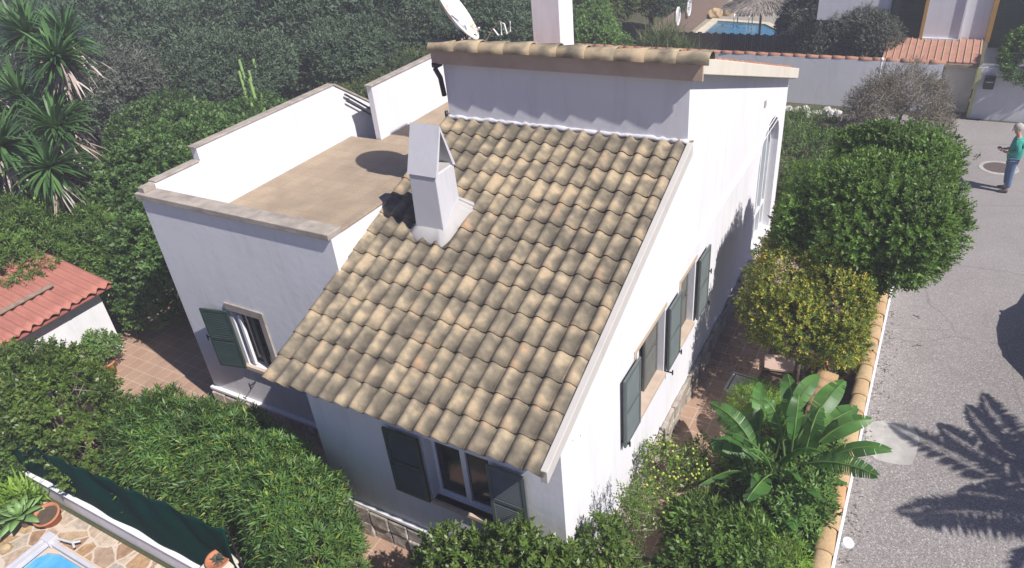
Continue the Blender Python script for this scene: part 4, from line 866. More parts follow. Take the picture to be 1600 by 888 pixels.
bush('shrub', 'rounded leafy shrub growing against the front right corner of the house', 'shrub',
     [(-1.0, -.80, 1.0, .62, .55, .92), (-.35, -.60, 1.12, .6, .52, .95), (.25, -.55, .98, .6, .5, .85), (.42, .25, .9, .28, .35, .85), (-1.3, -1.0, .7, .4, .45, .65)], 3000, 10, .075, .036, 'leaf_laurel', 23, stem=.12, ntw=60, gap=.25)
bush('tree', 'large dense dark green tree overhanging the lane and the tiled garden wall', 'tree',
     [(2.43, 7.14, 3.07, 1.05, 1.30, 0.92), (1.55, 7.35, 2.85, 0.65, 0.95, 0.80), (3.0, 6.9, 2.87, 0.65, 0.85, 0.69), (2.39, 8.36, 3.19, 1.01, 0.81, 0.89), (2.88, 7.95, 3.4, 0.49, 0.57, 0.57), (1.9, 6.66, 3.48, 0.49, 0.57, 0.49), (1.30, 6.6, 2.85, 0.36, 0.55, 0.55), (2.65, 6.7, 2.5, .75, .75, .55)], 14000, 10, .065, .03, 'leaf_dark', 24, base=(1.7, 8.3, 0), bottom=-.85, stem=.13, ntw=60, gap=.25, trunk_r=.12, thick=.2)
PO_ = empty('marker_post', (1.25, 20.7, 0), 'thin white post standing behind the bare grey shrub', 'post'); mb = MB(); mb.tube([(0, 0, 0), (0, 0, 1.75)], .03, 8); mb.build('post', M['white_paint'], PO_); mb = MB(); mb.lathe([(.001, 1.88), (.05, 1.84), (.05, 1.76), (.001, 1.752)], (0, 0, 0), 10); mb.build('cap', M['white_paint'], PO_, True)
YS = bush('shrub', 'yellowing citrus shrub with small orange fruit in front of the dark green tree', 'shrub',
     [(1.3, 5.99, 2.08, 0.60, 0.72, 0.62), (2.09, 5.64, 2.08, 0.55, 0.64, 0.66), (1.65, 5.11, 1.86, 0.48, 0.48, 0.57), (1.04, 5.29, 1.91, 0.35, 0.4, 0.4), (2.36, 4.95, 1.86, 0.30, 0.35, 0.4), (1.75, 6.35, 2.45, .6, .55, .5), (1.2, 6.5, 2.3, .5, .5, .5), (1.95, 5.3, 1.5, .5, .45, .45), (1.35, 5.5, 1.55, .5, .45, .45)], 6500, 9, .05, .024, 'leaf_yellow', 25, base=(1.65, 6.0, 0), stem=.1, ntw=80, gap=.42, thick=.25)
bush('shrub', 'bare grey twiggy shrub with few dry leaves at the bend of the lane', 'shrub',
     [(2.0, 17.9, 1.35, 1.15, 1.0, 1.25), (2.7, 17.6, 1.1, .8, .8, 1.0), (1.4, 17.3, 1.1, .8, .9, 1.0)], 3800, 7, .05, .02, 'leaf_dry', 26, stem=.14, ntw=2400, gap=.2, thick=.4)
bush('shrub', 'low dark shrub in the shade between the dark tree and the boundary wall', 'shrub', [(0.1, 15.6, .45, 1.5, 1.6, .5), (1.0, 14.0, .45, 1.0, 1.3, .5), (-.5, 17.6, .35, 1.2, 1.3, .4)], 3600, 8, .06, .03, 'leaf_dark', 27, gap=.4, ntw=300)
bush('shrub', 'big grey green shrub spreading over the shaded boundary wall before the pool garden', 'shrub',
     [(-.6, 23.4, 1.3, 1.3, 1.0, 1.1), (.5, 23.0, 1.5, 1.1, 1.0, 1.2), (.9, 22.6, 1.9, .8, .6, .8), (-1.4, 24.2, 1.1, 1.0, .9, .9)], 6000, 8, .07, .03, 'leaf_wood2', 28, ntw=300, gap=.3)
bush('shrub', 'loose shrub with pale brown tufts hanging over the white street wall', 'shrub', [(5.3, 21.6, 1.9, .8, .6, .7), (6.1, 21.5, 1.7, .7, .6, .7), (5.2, 21.1, 1.5, .5, .3, .5)], 3000, 8, .09, .03, 'leaf_bright', 29, ntw=120, gap=.35)
bush('shrub', 'bright yellow green shrub behind the ridge, right of the tall chimney', 'shrub', [(-9.8, 23.2, 1.3, 1.4, 1.1, 1.2), (-10.6, 24.6, 1.4, 1.1, 1.0, 1.1)], 3000, 9, .09, .05, 'leaf_bright', 30, gap=.3)
def tufts(name, label, cat, pts, n, L, W, mat, seed, droop=.7, upv=1.1, group=None, stems=True, spread=.25):
    rg = np.random.default_rng(seed); pts = np.array(pts, float); base = pts.mean(0); R_ = plant(name, label, cat, (float(base[0]), float(base[1]), 0), group); Vv = []; Ff = []; k = 0
    for p in pts:
        Pn = np.repeat(p[None], n, 0) + rg.normal(size=(n, 3)) * spread * np.array([1, 1, .6]); D = unit(rg.normal(size=(n, 3)) * np.array([1, 1, .5]) + np.array([0, 0, upv])); V_, F_ = ribbons(Pn, D, L * rg.uniform(.6, 1.1, n), W, droop * rg.uniform(.6, 1.3, n)); Vv.append(V_); Ff.append(F_ + k); k += len(V_)
    P0(R_, np_quads('leaves', np.concatenate(Vv), M[mat], R_, np.concatenate(Ff)))
    if stems:
        mb = MB()
        for p in pts: mb.tube([(p[0], p[1], 0), (p[0], p[1], p[2])], [.05, .03], 6)
        P0(R_, mb.build('stem', M['bark'], R_, True))
    return R_
tufts('pine_shrub', 'grassy needle leaved shrub behind the right end of the ridge', 'shrub', [(-7.2 + i % 4 * .5, 21.9 + i // 4 * .5, .5 + .35 * (i * 7 % 4)) for i in range(14)], 140, .9, .02, 'leaf_pine', 31, .5, .8)
# left side: creeper mound, yucca, cacti
bl = [(-10.9, 3.3, 1.3, 1.15, 1.5, 1.5), (-12.2, 4.2, 1.5, 1.5, 1.8, 1.5), (-13.9, 5.2, 1.6, 1.6, 1.7, 1.5), (-11.4, 6.0, 1.4, 1.5, 1.9, 1.4), (-13.4, 7.4, 1.5, 1.7, 1.9, 1.4), (-15.6, 7.0, 1.5, 1.7, 1.9, 1.5), (-10.6, 8.6, 1.25, 1.6, 1.9, 1.2), (-12.8, 9.9, 1.3, 1.8, 1.8, 1.25), (-15.2, 9.6, 1.4, 1.8, 1.8, 1.3), (-17.5, 8.2, 1.5, 1.7, 1.8, 1.5), (-10.0, 11.2, 1.0, 1.5, 1.8, 1.0), (-15.4, 4.0, 1.5, 1.2, 1.4, 1.4)]
bush('hedge', 'big rounded mound of green creeper filling the ground left of the terrace block', 'hedge', bl, 21000, 8, .095, .06, 'leaf_ivy', 32, stem=.12, gap=.2, thick=.08, rough=.2)
bush('hedge', 'dark green hedge behind the red roofed shed at the left edge', 'hedge', [(-14.2, 1.6, 1.4, 1.3, 1.5, 1.5), (-15.3, .2, 1.4, 1.3, 1.5, 1.5), (-14.0, -.6, 1.6, .8, 1.0, 1.2), (-13.2, 2.9, 1.2, .9, .9, 1.2), (-16.4, 2.0, 1.5, 1.3, 1.5, 1.5)], 9000, 9, .11, .028, 'leaf_dark', 33, gap=.22, spread=1.0)
bush('hedge', 'rough ivy and weeds growing along the back of the terrace below the wood', 'hedge', [(-9.6, 14.0, .7, 1.8, 2.0, .8), (-12.2, 13.4, .8, 2.0, 2.0, 1.0), (-15, 13.2, .9, 2.0, 2.0, 1.1), (-8.6, 17.0, .7, 2.0, 2.0, .9), (-11.6, 17.0, .9, 2.0, 2.0, 1.0), (-9.0, 20, .8, 2, 1.6, 1.0), (-14.6, 16.6, 1, 2.0, 2.0, 1.2)], 15000, 7, .09, .03, 'leaf_pine', 34, gap=.2, thick=.15)
YU = plant('yucca_tree', 'big many headed yucca with pale dead leaves hanging at the top left', 'yucca', (-17.0, 4.9, 0)); rg = np.random.default_rng(35)
heads = [(-18.3, 5.8, 5.5), (-16.9, 5.9, 5.4), (-16.0, 5.0, 5.2), (-19.6, 6.2, 5.4), (-17.6, 4.6, 4.2), (-16.3, 4.7, 4.0), (-15.2, 3.9, 3.9), (-15.4, 2.7, 3.9), (-14.6, 3.1, 3.3), (-18.3, 4.0, 4.1), (-16.2, 2.9, 3.2), (-20.2, 4.8, 4.4), (-21.5, 7.6, 5.3)]
Vv = []; Ff = []; k = 0; Vd = []; Fd = []; kd = 0; mb = MB()
for h in heads:
    n = 150; D = unit(rg.normal(size=(n, 3)) * np.array([1, 1, .55]) + np.array([0, 0, .45])); V_, F_ = ribbons(np.repeat(np.array([h]), n, 0), D, rg.uniform(.8, 1.15, n), .085, rg.uniform(.6, 1.3, n), 5); Vv.append(V_); Ff.append(F_ + k); k += len(V_)
    n = 55; D = unit(rg.normal(size=(n, 3)) * np.array([1, 1, .2]) + np.array([0, 0, -1.3])); V_, F_ = ribbons(np.repeat(np.array([h]), n, 0) + rg.normal(size=(n, 3)) * .1 - np.array([0, 0, .2]), D, rg.uniform(.6, 1.25, n), .06, rg.uniform(.6, 1.5, n), 4); Vd.append(V_); Fd.append(F_ + kd); kd += len(V_)
    mb.tube([(-17.0 + rg.uniform(-.3, .3), 4.9, 0), (-17 * .5 + h[0] * .5, 4.9 * .5 + h[1] * .5, h[2] * .45), h], [.2, .14, .09], 8)
P0(YU, np_quads('leaves', np.concatenate(Vv), M['leaf_yucca'], YU, np.concatenate(Ff))); P0(YU, np_quads('dead_leaves', np.concatenate(Vd), M['leaf_dead'], YU, np.concatenate(Fd))); P0(YU, mb.build('trunk', M['bark'], YU, True))
cact = simple('cactus_skin', (.17, .28, .06), (.11, .2, .05), 6, .6, .3, 20)
def cactus(loc, h, label, seed):
    rg = random.Random(seed); R_ = plant('cactus', label, 'cactus', loc); mb = MB()
    for i in range(9):
        a = rg.uniform(0, 6.28); r0 = rg.uniform(.1, .45) if i else 0; hh = h * rg.uniform(.6, 1.0) if i else h
        mb.tube([(0, 0, h * .25), (math.cos(a) * r0, math.sin(a) * r0, h * .4), (math.cos(a) * r0 * 1.25, math.sin(a) * r0 * 1.25, hh)], [.06, .075, .045], 6)
    mb.tube([(0, 0, 0), (0, 0, h * .4)], .09, 6); mb.build('stems', cact, R_, True)
cactus((-17.9, 11.9, 0), 3.2, 'tall thin candle cactus in the wood, upper one left of the terrace wall', 1)
cactus((-15.6, 10.2, 0), 3.1, 'candle cactus at the edge of the creeper mound, nearest to the terrace wall', 2)
cactus((-19.0, 17.4, 0), 3.6, 'candle cactus deep in the wood near the top, left of the dish', 3)
PP = plant('prickly_pear', 'yellow green prickly pear pads rising from the hedge under the yucca', 'cactus', (-15.2, 2.9, 1.2)); rg = random.Random(4); mb = MB()
for i in range(11):
    c = Vector((rg.uniform(-.5, .5), rg.uniform(-.3, .3), rg.uniform(.9, 1.9))); a = rg.uniform(0, 3.14); u = Vector((math.cos(a), math.sin(a), rg.uniform(-.2, .4))).normalized(); n_ = u.cross(Vector((0, 0, 1))).normalized(); up = Vector((rg.uniform(-.3, .3), 0, 1)).normalized(); k0 = len(mb.v)
    ringp = [c + u * (math.sin(t) * .13) + up * (math.cos(t) * .30) for t in [2 * math.pi * j / 14 for j in range(14)]]
    mb.v += [tuple(p + n_ * .012) for p in ringp] + [tuple(p - n_ * .012) for p in ringp] + [tuple(c + n_ * .035), tuple(c - n_ * .035)]
    for j in range(14): j2 = (j + 1) % 14; mb.f += [(k0 + j, k0 + j2, k0 + 28), (k0 + 14 + j2, k0 + 14 + j, k0 + 29), (k0 + j2, k0 + j, k0 + 14 + j, k0 + 14 + j2)]
mb.build('pads', simple('pear_pad', (.28, .42, .08), (.2, .33, .06), 5, .5, .1), PP, True)
mb = MB(); mb.tube([(0, 0, -1.2), (0, 0, 1.2)], .1, 8); mb.build('stem', M['bark'], PP)
# ---- woodland behind
rgw = np.random.default_rng(77)
def tree(loc, r, h, label, mat, seed, n=7000, L=.13, W=.05, group='trees in the wood behind the house'):
    rg = np.random.default_rng(seed); bl = [(loc[0], loc[1], h * .62, r, r, h * .40)] + [(loc[0] + rg.uniform(-.6, .6) * r, loc[1] + rg.uniform(-.6, .6) * r, h * rg.uniform(.5, .8), r * .55, r * .55, h * .25) for _ in range(3)]
    R_ = plant('tree', label, 'tree', (loc[0], loc[1], 0), group)
    P0(R_, crown('crown', rg, bl, n, 6, L, W, M[mat], R_, seed, stem=.2, gap=.25, thick=.2, rough=.22)); P0(R_, limbs(R_, (loc[0], loc[1], 0), [b[:3] for b in bl], .14, M['bark'], 'trunk', rg))
T = [((-19.5, 12.5), 2.3, 3.6, 'dark tree in the wood just above the creeper mound, right of the yucca', 'leaf_wood'), ((-22.5, 9.0), 2.6, 4.2, 'grey green tree in the wood directly behind the right side of the yucca', 'leaf_wood2'),
     ((-17.0, 16.0), 2.2, 3.4, 'dark bushy tree in the wood between the two nearer candle cacti and the top edge', 'leaf_wood'), ((-13.2, 21.5), 2.2, 3.6, 'dark tree behind the roof to the right of the dish', 'leaf_wood'),
     ((-16.0, 20.5), 2.2, 3.8, 'dark tree behind the dish at the top of the picture', 'leaf_wood'), ((-11.2, 27.5), 2.4, 3.6, 'bushy tree beyond the tall chimney at the top', 'leaf_pine'),
     ((-9.6, 29.5), 1.6, 3.0, 'small tree beside the brown reed fence at the top', 'leaf_wood'), ((-.9, 27.5), 1.9, 2.9, 'leafy tree to the right of the thatched parasol', 'leaf_wood2'), ((1.0, 26.4), 1.7, 3.0, 'leafy tree left of the white house with ochre trim', 'leaf_wood')]
for i, (l, r, h, lab, mt_) in enumerate(T): tree(l, r, h, lab, mt_, 100 + i)
allq = []; cr = []
for s in range(4):
    rg = np.random.default_rng(200 + s); p, ax = crown_pts(rg, [(0, 0, 2.2, 2.4, 2.4, 1.6), (1.0, .6, 2.8, 1.3, 1.3, 1.1), (-1.0, -.5, 2.7, 1.2, 1.3, 1.0)], 2600, 300 + s, rough=.25, gap=.25); cr.append(sprig_leaves(rg, p, ax, 6, .17, .07, .9, .25))
used = [t[0] for t in T]
for gx in range(16):
    for gy in range(20):
        x = -14 - gx * 3.6 + rgw.uniform(-1, 1) + (gy % 2) * 1.7; y = 4 + gy * 3.4 + rgw.uniform(-1, 1)
        if x > -18.5 - 0 and y < 16: continue
        if x > -24 and y < 9: continue
        if x > -17.5 and y < 24: continue
        if any((x - a) ** 2 + (y - b) ** 2 < 6 for a, b in used): continue
        if x > -12 and y > 24: continue
        # keep only what the lane view can reach
        sc = rgw.uniform(.85, 1.25); a = rgw.uniform(0, 6.28); Rm = np.array([[math.cos(a), -math.sin(a), 0], [math.sin(a), math.cos(a), 0], [0, 0, 1]])
        q = cr[int(rgw.integers(4))]; q = q[: int(len(q) * (1 if -x + y < 60 else .5))]
        allq.append((q @ Rm.T) * sc + np.array([x, y, (max(0, -x - 22) + max(0, y - 45)) * .02]))
tag(np_quads('woodland', np.concatenate(allq), M['leaf_wood'], None), 'dense dusky blue green wood filling the top left behind the house', 'woodland', None, 'stuff')
# ================================================================== pool garden far behind
PO = empty('far_pool', (-5.5, 30, 0), 'small blue swimming pool with a pale stone rim far behind the house', 'swimming pool')
pw = [(-7.15, 32.35), (-4.75, 31.95), (-3.65, 30.5), (-3.75, 27.8), (-7.2, 27.8)]
def grow(p, k, c=(-5.4, 30.2)): return [(c[0] + (a - c[0]) * k, c[1] + (b - c[1]) * k) for a, b in p]
o = slab('rim', grow(pw, 1.2), [grow(pw, 1.0)], .1, lambda a, b, d: (a + 5.5, b - 30, .10 - d), simple('pale_rim', (.62, .56, .42), (.5, .44, .33), 3, .8, .2), PO)
wm = newmat('pool_water'); wm[2].inputs['Base Color'].default_value = (.05, .22, .38, 1); wm[2].inputs['Roughness'].default_value = .05; tt = noisetex(wm[1], coords(wm[1]), 6, 3); bump(wm[1], wm[2], tt.outputs[0], .3, .02)
rr_ = ramp(wm[1], tt.outputs[0], [(.3, (.03, .12, .20)), (.7, (.05, .20, .30))]); wm[1].links.new(rr_.outputs[0], wm[2].inputs['Base Color'])
sheet('water', [(a + 5.5, b - 30) for a, b in grow(pw, 1.02)], .03, wm[0], None, PO)
for x in (-.55, .15):
    mb = MB(); mb.tube([(x, 1.9, .1), (x, 1.85, .75), (x, 1.55, .85), (x, 1.2, .6), (x, 1.15, .05)], .025, 8); mb.build('ladder_rail', M['steel'], PO, True)
sheet('pool_deck', [(-9, 24.3), (-2.2, 24.3), (-2.2, 38), (-9, 38)], .006, simple('deck_gravel', (.34, .31, .25), (.24, .22, .18), 5, .95, .3, 20))
RF = empty('reed_fence', (-7.9, 31, 0), 'brown reed fence running up beside the far pool', 'fence')
mb = MB()
for i in range(150): y = -6.2 + i * .09; mb.box(-.02 + .01 * (i % 3), .02, y, y + .075, 0, 1.5 + .03 * math.sin(i * 2.3))
mb.build('panel', simple('reed', (.24, .17, .13), (.15, .10, .08), 30, .95, .4, 60), RF)
for i, (y, z, lab) in enumerate(((28.0, 1.25, 'white ring ornament with dark bars on the reed fence, the left one'), (29.6, 1.3, 'white ring ornament with dark bars on the reed fence, the right and higher one'))):
    R_ = empty('fence_ornament', (-7.82, y, z), lab, 'ornament', 'ring ornaments on the reed fence')
    mb = MB(); c = [(.03, .26 * math.cos(a), .38 * math.sin(a)) for a in [2 * math.pi * k / 20 for k in range(21)]]; mb.tube(c, .045, 6, False); mb.build('ring', M['white_paint'], R_, True)
    mb = MB(); mb.tube([(.03, -.09, -.3), (.03, -.07, .3)], .03, 6); mb.tube([(.03, .09, -.3), (.03, .07, .3)], .03, 6); mb.build('bar', M['white_paint'], R_)
BF = empty('reed_fence', (-2, 23.9, 0), 'dark brown shaded reed fence between the boundary wall and the far pool', 'fence')
mb = MB()
for i in range(140): x = -6.2 + i * .085; mb.box(x, x + .072, -.02, .02 + .01 * (i % 3), 0, 1.62 + .03 * math.sin(i * 1.7))
mb.build('panel', simple('shaded_reed', (.09, .06, .05), (.05, .04, .035), 30, .95, .4, 60), BF)  # reed brown deepened, the shade on this fence put into its colour
TP = empty('thatched_parasol', (-4.15, 28.0, 0), 'round grey thatched parasol standing by the far pool', 'parasol')
rgt = np.random.default_rng(61); n = 3600; a = rgt.uniform(0, 6.28, n); rr_ = np.sqrt(rgt.uniform(0, 1, n)) * 1.45; P_ = np.stack([rr_ * np.cos(a), rr_ * np.sin(a), 2.45 - rr_ * .42], 1); D_ = unit(np.stack([np.cos(a), np.sin(a), -.5 + 0 * a], 1) + rgt.normal(size=(n, 3)) * .12)
np_quads('thatch', kites(P_, D_, np.repeat([[0, 0, 1.]], n, 0) + rgt.normal(size=(n, 3)) * .2, rgt.uniform(.2, .4, n), np.full(n, .05), .05), leafmat('thatch_straw', [(.20, .18, .16), (.29, .26, .23), (.14, .12, .10)], .9, .1), TP)
mb = MB(); mb.lathe([(.01, 2.40), (1.4, 1.82), (1.38, 1.78), (.01, 2.3)], (0, 0, 0), 24); mb.build('canopy', M['wood'], TP); mb = MB(); mb.tube([(0, 0, 0), (0, 0, 2.35)], .05, 8); mb.build('pole', M['wood'], TP)
for i, (x, y, s, lab) in enumerate(((-7.55, 33.4, .42, 'ochre boulder beside the far pool, the left and larger one'), (-7.05, 34.0, .34, 'ochre boulder beside the far pool, the right and smaller one'))):
    bm = bmesh.new(); bmesh.ops.create_icosphere(bm, subdivisions=3, radius=1)
    for v_ in bm.verts: v_.co = v_.co * (1 + .3 * noise.noise(v_.co * 1.6 + Vector((i * 5, 0, 0)))) * s; v_.co.z = v_.co.z * .8 + .3 * s
    me = bpy.data.meshes.new('boulder'); bm.to_mesh(me); bm.free(); me.materials.append(M['rock']); o = link(bpy.data.objects.new('boulder', me)); o.location = (x, y, 0); tag(o, lab, 'boulder', 'boulders by the far pool')
CHR = empty('pool_chair', (-5.9, 33.9, 0), 'white chair standing behind the far pool', 'chair')
mb = MB(); mb.box(-.25, .25, -.25, .25, .40, .44); mb.build('seat', M['white_paint'], CHR); mb = MB(); mb.box(-.25, .25, .22, .27, .45, .95); mb.build('backrest', M['white_paint'], CHR)
for a in (-.22, .2):
    for b_ in (-.22, .2): mb = MB(); mb.box(a, a + .03, b_, b_ + .03, 0, .399); mb.build('leg', M['white_paint'], CHR)
BFL = bush('shrub', 'shrub with violet blue flowers at the right end of the far pool', 'shrub', [(-2.9, 28.6, .7, .55, .6, .6)], 900, 7, .07, .05, 'leaf_wood2', 62)
rgt = np.random.default_rng(63); p, ax = crown_pts(rgt, [(-2.95, 28.4, .75, .52, .55, .62)], 700, 5); o = np_quads('flowers', sprig_leaves(rgt, p, ax, 4, .06, .06, 1.0, .05), leafmat('violet_petal', [(.10, .10, .55), (.16, .12, .6), (.08, .08, .4)], .6, .2), BFL); P0(BFL, o)

# ================================================================== shed, pots
SH = empty('shed', (-12.6, -.4, 0), 'low white shed with a red corrugated roof at the left edge', 'shed')
mb = MB(); mb.box(-1.0, .95, -2.6, 1.95, -.02, 1.62); mb.build('wall', M['wall'], SH)
V = []; F = []; ny_ = 170; nxx = 12; y0, y1 = -2.8, 2.15
for i in range(ny_ + 1):
    y = y0 + (y1 - y0) * i / ny_
    for j in range(nxx + 1):
        x = 1.28 - 2.6 * j / nxx; rag = .03 * math.sin(y * 23) if j == 0 else 0; V.append((x + rag, y, 1.70 + (1.28 - x) * .14 + .034 * math.sin(y * 2 * math.pi / .20)))
for i in range(ny_):
    for j in range(nxx): q = i * (nxx + 1) + j; F.append((q, q + 1, q + nxx + 2, q + nxx + 1))
ro = build('roof', V, F, simple('red_corrugated', (.42, .17, .125), (.33, .13, .095), 3, .8, .25, 20), SH, True); md = ro.modifiers.new('s', 'SOLIDIFY'); md.thickness = .02
mb = MB(); mb.box(1.0, 1.24, -2.78, 2.12, 1.60, 1.64); mb.build('eave_board', simple('red_board', (.42, .13, .09), (.3, .1, .07), 4, .8, .2), SH)
BT = empty('batten', (-12.1, -.3, 1.83), 'old grey wooden batten lying on the red shed roof', 'batten'); mb = MB(); mb.box(-.04, .04, -1.6, 1.3, .06, .11); mb.build('plank', M['wood'], BT, bevel=.005)
mb = MB(); mb.box(-.3, -.05, -1.2, .2, .075, .10); mb.build('board', M['fascia'], BT, bevel=.005)
def pot(loc, r, h, label, tilt=0, mat='terracotta'):
    R_ = empty('flower_pot', loc, label, 'flower pot'); mb = MB(); mb.lathe([(.01, .0), (r * .68, .0), (r * .92, h * .85), (r * 1.05, h * .85), (r * 1.07, h), (r * .93, h), (r * .85, h * .82), (r * .6, .03), (.01, .02)], (0, 0, 0), 26)
    mb.build('pot', M[mat], R_, True); mb = MB(); mb.lathe([(.003, h * .84), (r * .86, h * .82)], (0, 0, 0), 20); mb.build('soil', M['soil'], R_); R_.rotation_euler = (tilt, 0, rad(30)); return R_
pot((-11.15, .85, 0), .20, .32, 'terracotta pot with a bushy plant in front of the white shed wall')
bush('potted_plant', 'pale bushy plant growing in the pot before the shed', 'plant', [(-11.2, .95, .58, .24, .24, .28)], 260, 7, .07, .04, 'leaf_bright', 64, ntw=20, trunk_r=.02)
pot((2.28, 6.25, 0), .24, .34, 'red pot under the yellowing citrus shrub by the road wall')
bush('potted_plant', 'small yellow green plant in the red pot by the road wall', 'plant', [(2.3, 6.25, .62, .30, .30, .28)], 350, 7, .06, .03, 'leaf_yellow', 65, trunk_r=.015)
bush('creeper', 'small ivy running up the corner of the shed', 'creeper', [(-11.62, 1.9, .9, .08, .12, .8), (-11.65, 1.9, 1.5, .12, .2, .15)], 260, 6, .06, .04, 'leaf_ivy', 66, trunk_r=.015)

# ================================================================== neighbour terrace bottom left
NW = empty('neighbour_wall', (-7, -1.83, 0), 'low white rendered wall below the dark green netting at the bottom left', 'wall')
mb = MB(); mb.box(-3.4, 2.4, -.0, .10, -.02, .36); mb.build('wall', M['wall'], NW, bevel=.01)
mb = MB(); mb.box(-3.42, 2.41, -.025, .125, .361, .385); mb.build('coping', M['white_paint'], NW, bevel=.008)
NT = empty('shade_netting', (-6.8, -1.78, .385), 'dark green shade netting hung on posts above the low white wall', 'netting')
V = []; F = []; nxx = 90; nz = 14
for i in range(nxx + 1):
    for j in range(nz + 1):
        x = -2.75 + 5.55 * i / nxx; z = (1.09 + .09 * x) * j / nz; sag = .05 * math.sin(x * 2.1) * (j / nz); y = .035 * math.sin(x * 3.3 + z * 2) * math.sin(math.pi * j / nz) + .03 * noise.noise((x * 1.7, z * 2.2, 0)) + .02 * math.sin(x * 9 + z * 5) * (j / nz); V.append((x, y, z - abs(sag)))
for i in range(nxx):
    for j in range(nz): q = i * (nz + 1) + j; F.append((q, q + nz + 1, q + nz + 2, q + 1))
mt, nn, b = newmat('shade_net'); v = coords(nn); t1 = noisetex(nn, v, 60, 2); r1 = ramp(nn, t1.outputs[0], [(.3, (.001, .018, .015)), (.7, (.002, .040, .030))]); nn.links.new(r1.outputs[0], b.inputs['Base Color']); b.inputs['Roughness'].default_value = .95; b.inputs['Specular IOR Level'].default_value = 0.05
ne = build('net', V, F, mt, NT, True); md = ne.modifiers.new('s', 'SOLIDIFY'); md.thickness = .004
for x in (-2.7, -.9, 1.1, 2.76):
    mb = MB(); mb.tube([(x, .06, -.3), (x, .06, 1.06 + .09 * x)], .015, 8); mb.build('post', M['dark_metal'], NT)
PI_ = empty('pillar', (-4.3, -1.86, 0), 'square white pillar at the right end of the netting carrying a clay bowl', 'pillar')
mb = MB(); mb.box(-.14, .16, -.16, .14, -.02, .93); mb.build('shaft', M['wall'], PI_, bevel=.01); mb = MB(); mb.box(-.19, .21, -.21, .19, .931, .985); mb.build('cap', M['cream'], PI_, bevel=.01)
mb = MB(); mb.box(.165, 1.6, -.08, .08, -.02, .8); mb.build('wing_wall', M['wall'], PI_, bevel=.01)
BW = empty('clay_bowl', (-4.30, -1.86, .986), 'shallow clay bowl with a small grey plant on the white pillar', 'bowl')
mb = MB(); mb.lathe([(.005, .0), (.09, .0), (.155, .07), (.17, .075), (.165, .09), (.145, .08), (.08, .025), (.005, .02)], (0, 0, 0), 24); mb.build('bowl', M['terracotta'], BW, True)
rgt = np.random.default_rng(70); n = 26; D_ = unit(rgt.normal(size=(n, 3)) * [1, 1, .4] + [0, 0, .5]); V_, F_ = ribbons(np.zeros((n, 3)) + [0, 0, .05], D_, rgt.uniform(.07, .13, n), .03, np.full(n, .5), 3); np_quads('leaves', V_, M['leaf_wood2'], BW, F_)
pot((-8.42, -2.12, .0), .20, .24, 'big round clay pot against the low white wall behind the agave', rad(14))
pot((-9.35, -1.95, .0), .09, .14, 'tiny clay pot at the foot of the low white wall near the left edge')
# agave rosette
AG = plant('agave', 'large pale green agave rosette spreading next to the clay pot', 'agave', (-8.75, -2.38, .12)); rgt = np.random.default_rng(71)
n = 26; a = np.arange(n) * 2.4; el_ = np.linspace(1.2, .05, n); D_ = np.stack([np.cos(a) * np.cos(el_), np.sin(a) * np.cos(el_), np.sin(el_)], 1); V_, F_ = ribbons(np.zeros((n, 3)) + [0, 0, .12], D_, np.linspace(.22, .50, n), .15, np.linspace(.3, .9, n), 8); np_quads('leaves', V_, M['leaf_agave'], AG, F_).modifiers.new('s', 'SOLIDIFY').thickness = .006
mb = MB(); mb.lathe([(.05, -.12), (.07, 0), (.05, .14), (.005, .16)], (0, 0, 0), 12); mb.build('stem', M['bark'], AG)
tufts('lily_clump', 'clump of long bright green strap leaves to the left of the agave', 'plant', [(-9.35, -2.15, .06), (-9.6, -2.4, .06), (-9.2, -2.55, .06), (-9.15, -2.0, .08)], 70, .62, .035, 'leaf_lime', 72, .8, .9, stems=False, spread=.08)
tufts('grass_clump', 'grassy green plants in the lower left corner behind the agave', 'plant', [(-10.2, -2.1, .05), (-10.0, -2.6, .05), (-10.6, -1.9, .1)], 110, .5, .03, 'leaf_bright', 73, .8, .9, stems=False, spread=.18)
bush('shrub', 'dark leafy shrub at the left end of the low white wall', 'shrub', [(-10.0, -1.75, .45, .5, .35, .5), (-9.7, -1.55, .8, .35, .3, .5)], 900, 8, .06, .035, 'leaf_dark', 74, trunk_r=.02)
NP_ = empty('near_pool', (-7.4, -3.2, 0), 'corner of a bright blue pool with a white metal cover frame at the bottom left', 'swimming pool')
pw = [(-.42, .62), (-.20, .70), (1.6, .70), (1.6, -4), (-.50, -4), (-.50, .50)]
slab('rim', [(-.62, .84), (1.8, .84), (1.8, -4.2), (-.62, -4.2)], [pw], .06, lambda a, b, d: (a, b, .07 - d), simple('pool_rim', (.60, .50, .40), (.5, .4, .32), 3, .8, .2), NP_)
wm2 = newmat('near_pool_water'); tt = noisetex(wm2[1], coords(wm2[1]), 5, 3); rr_ = ramp(wm2[1], tt.outputs[0], [(.3, (.06, .30, .60)), (.7, (.12, .42, .70))]); wm2[1].links.new(rr_.outputs[0], wm2[2].inputs['Base Color']); wm2[2].inputs['Roughness'].default_value = .05; bump(wm2[1], wm2[2], tt.outputs[0], .2, .02)
sheet('water', grow(pw, 1.01, (0, 0)), .04, wm2[0], None, NP_)
alu = simple('painted_aluminium', (.58, .58, .60), (.50, .50, .53), 5, .4, 0)
mb = MB(); mb.box(-.60, -.54, -4, .78, .10, .20); mb.box(-.50, -.44, -4, .74, .12, .19); mb.build('frame', alu, NP_, bevel=.006)
mb = MB(); mb.box(-.43, 1.8, .72, .78, .10, .17); mb.build('frame', alu, NP_, bevel=.006)
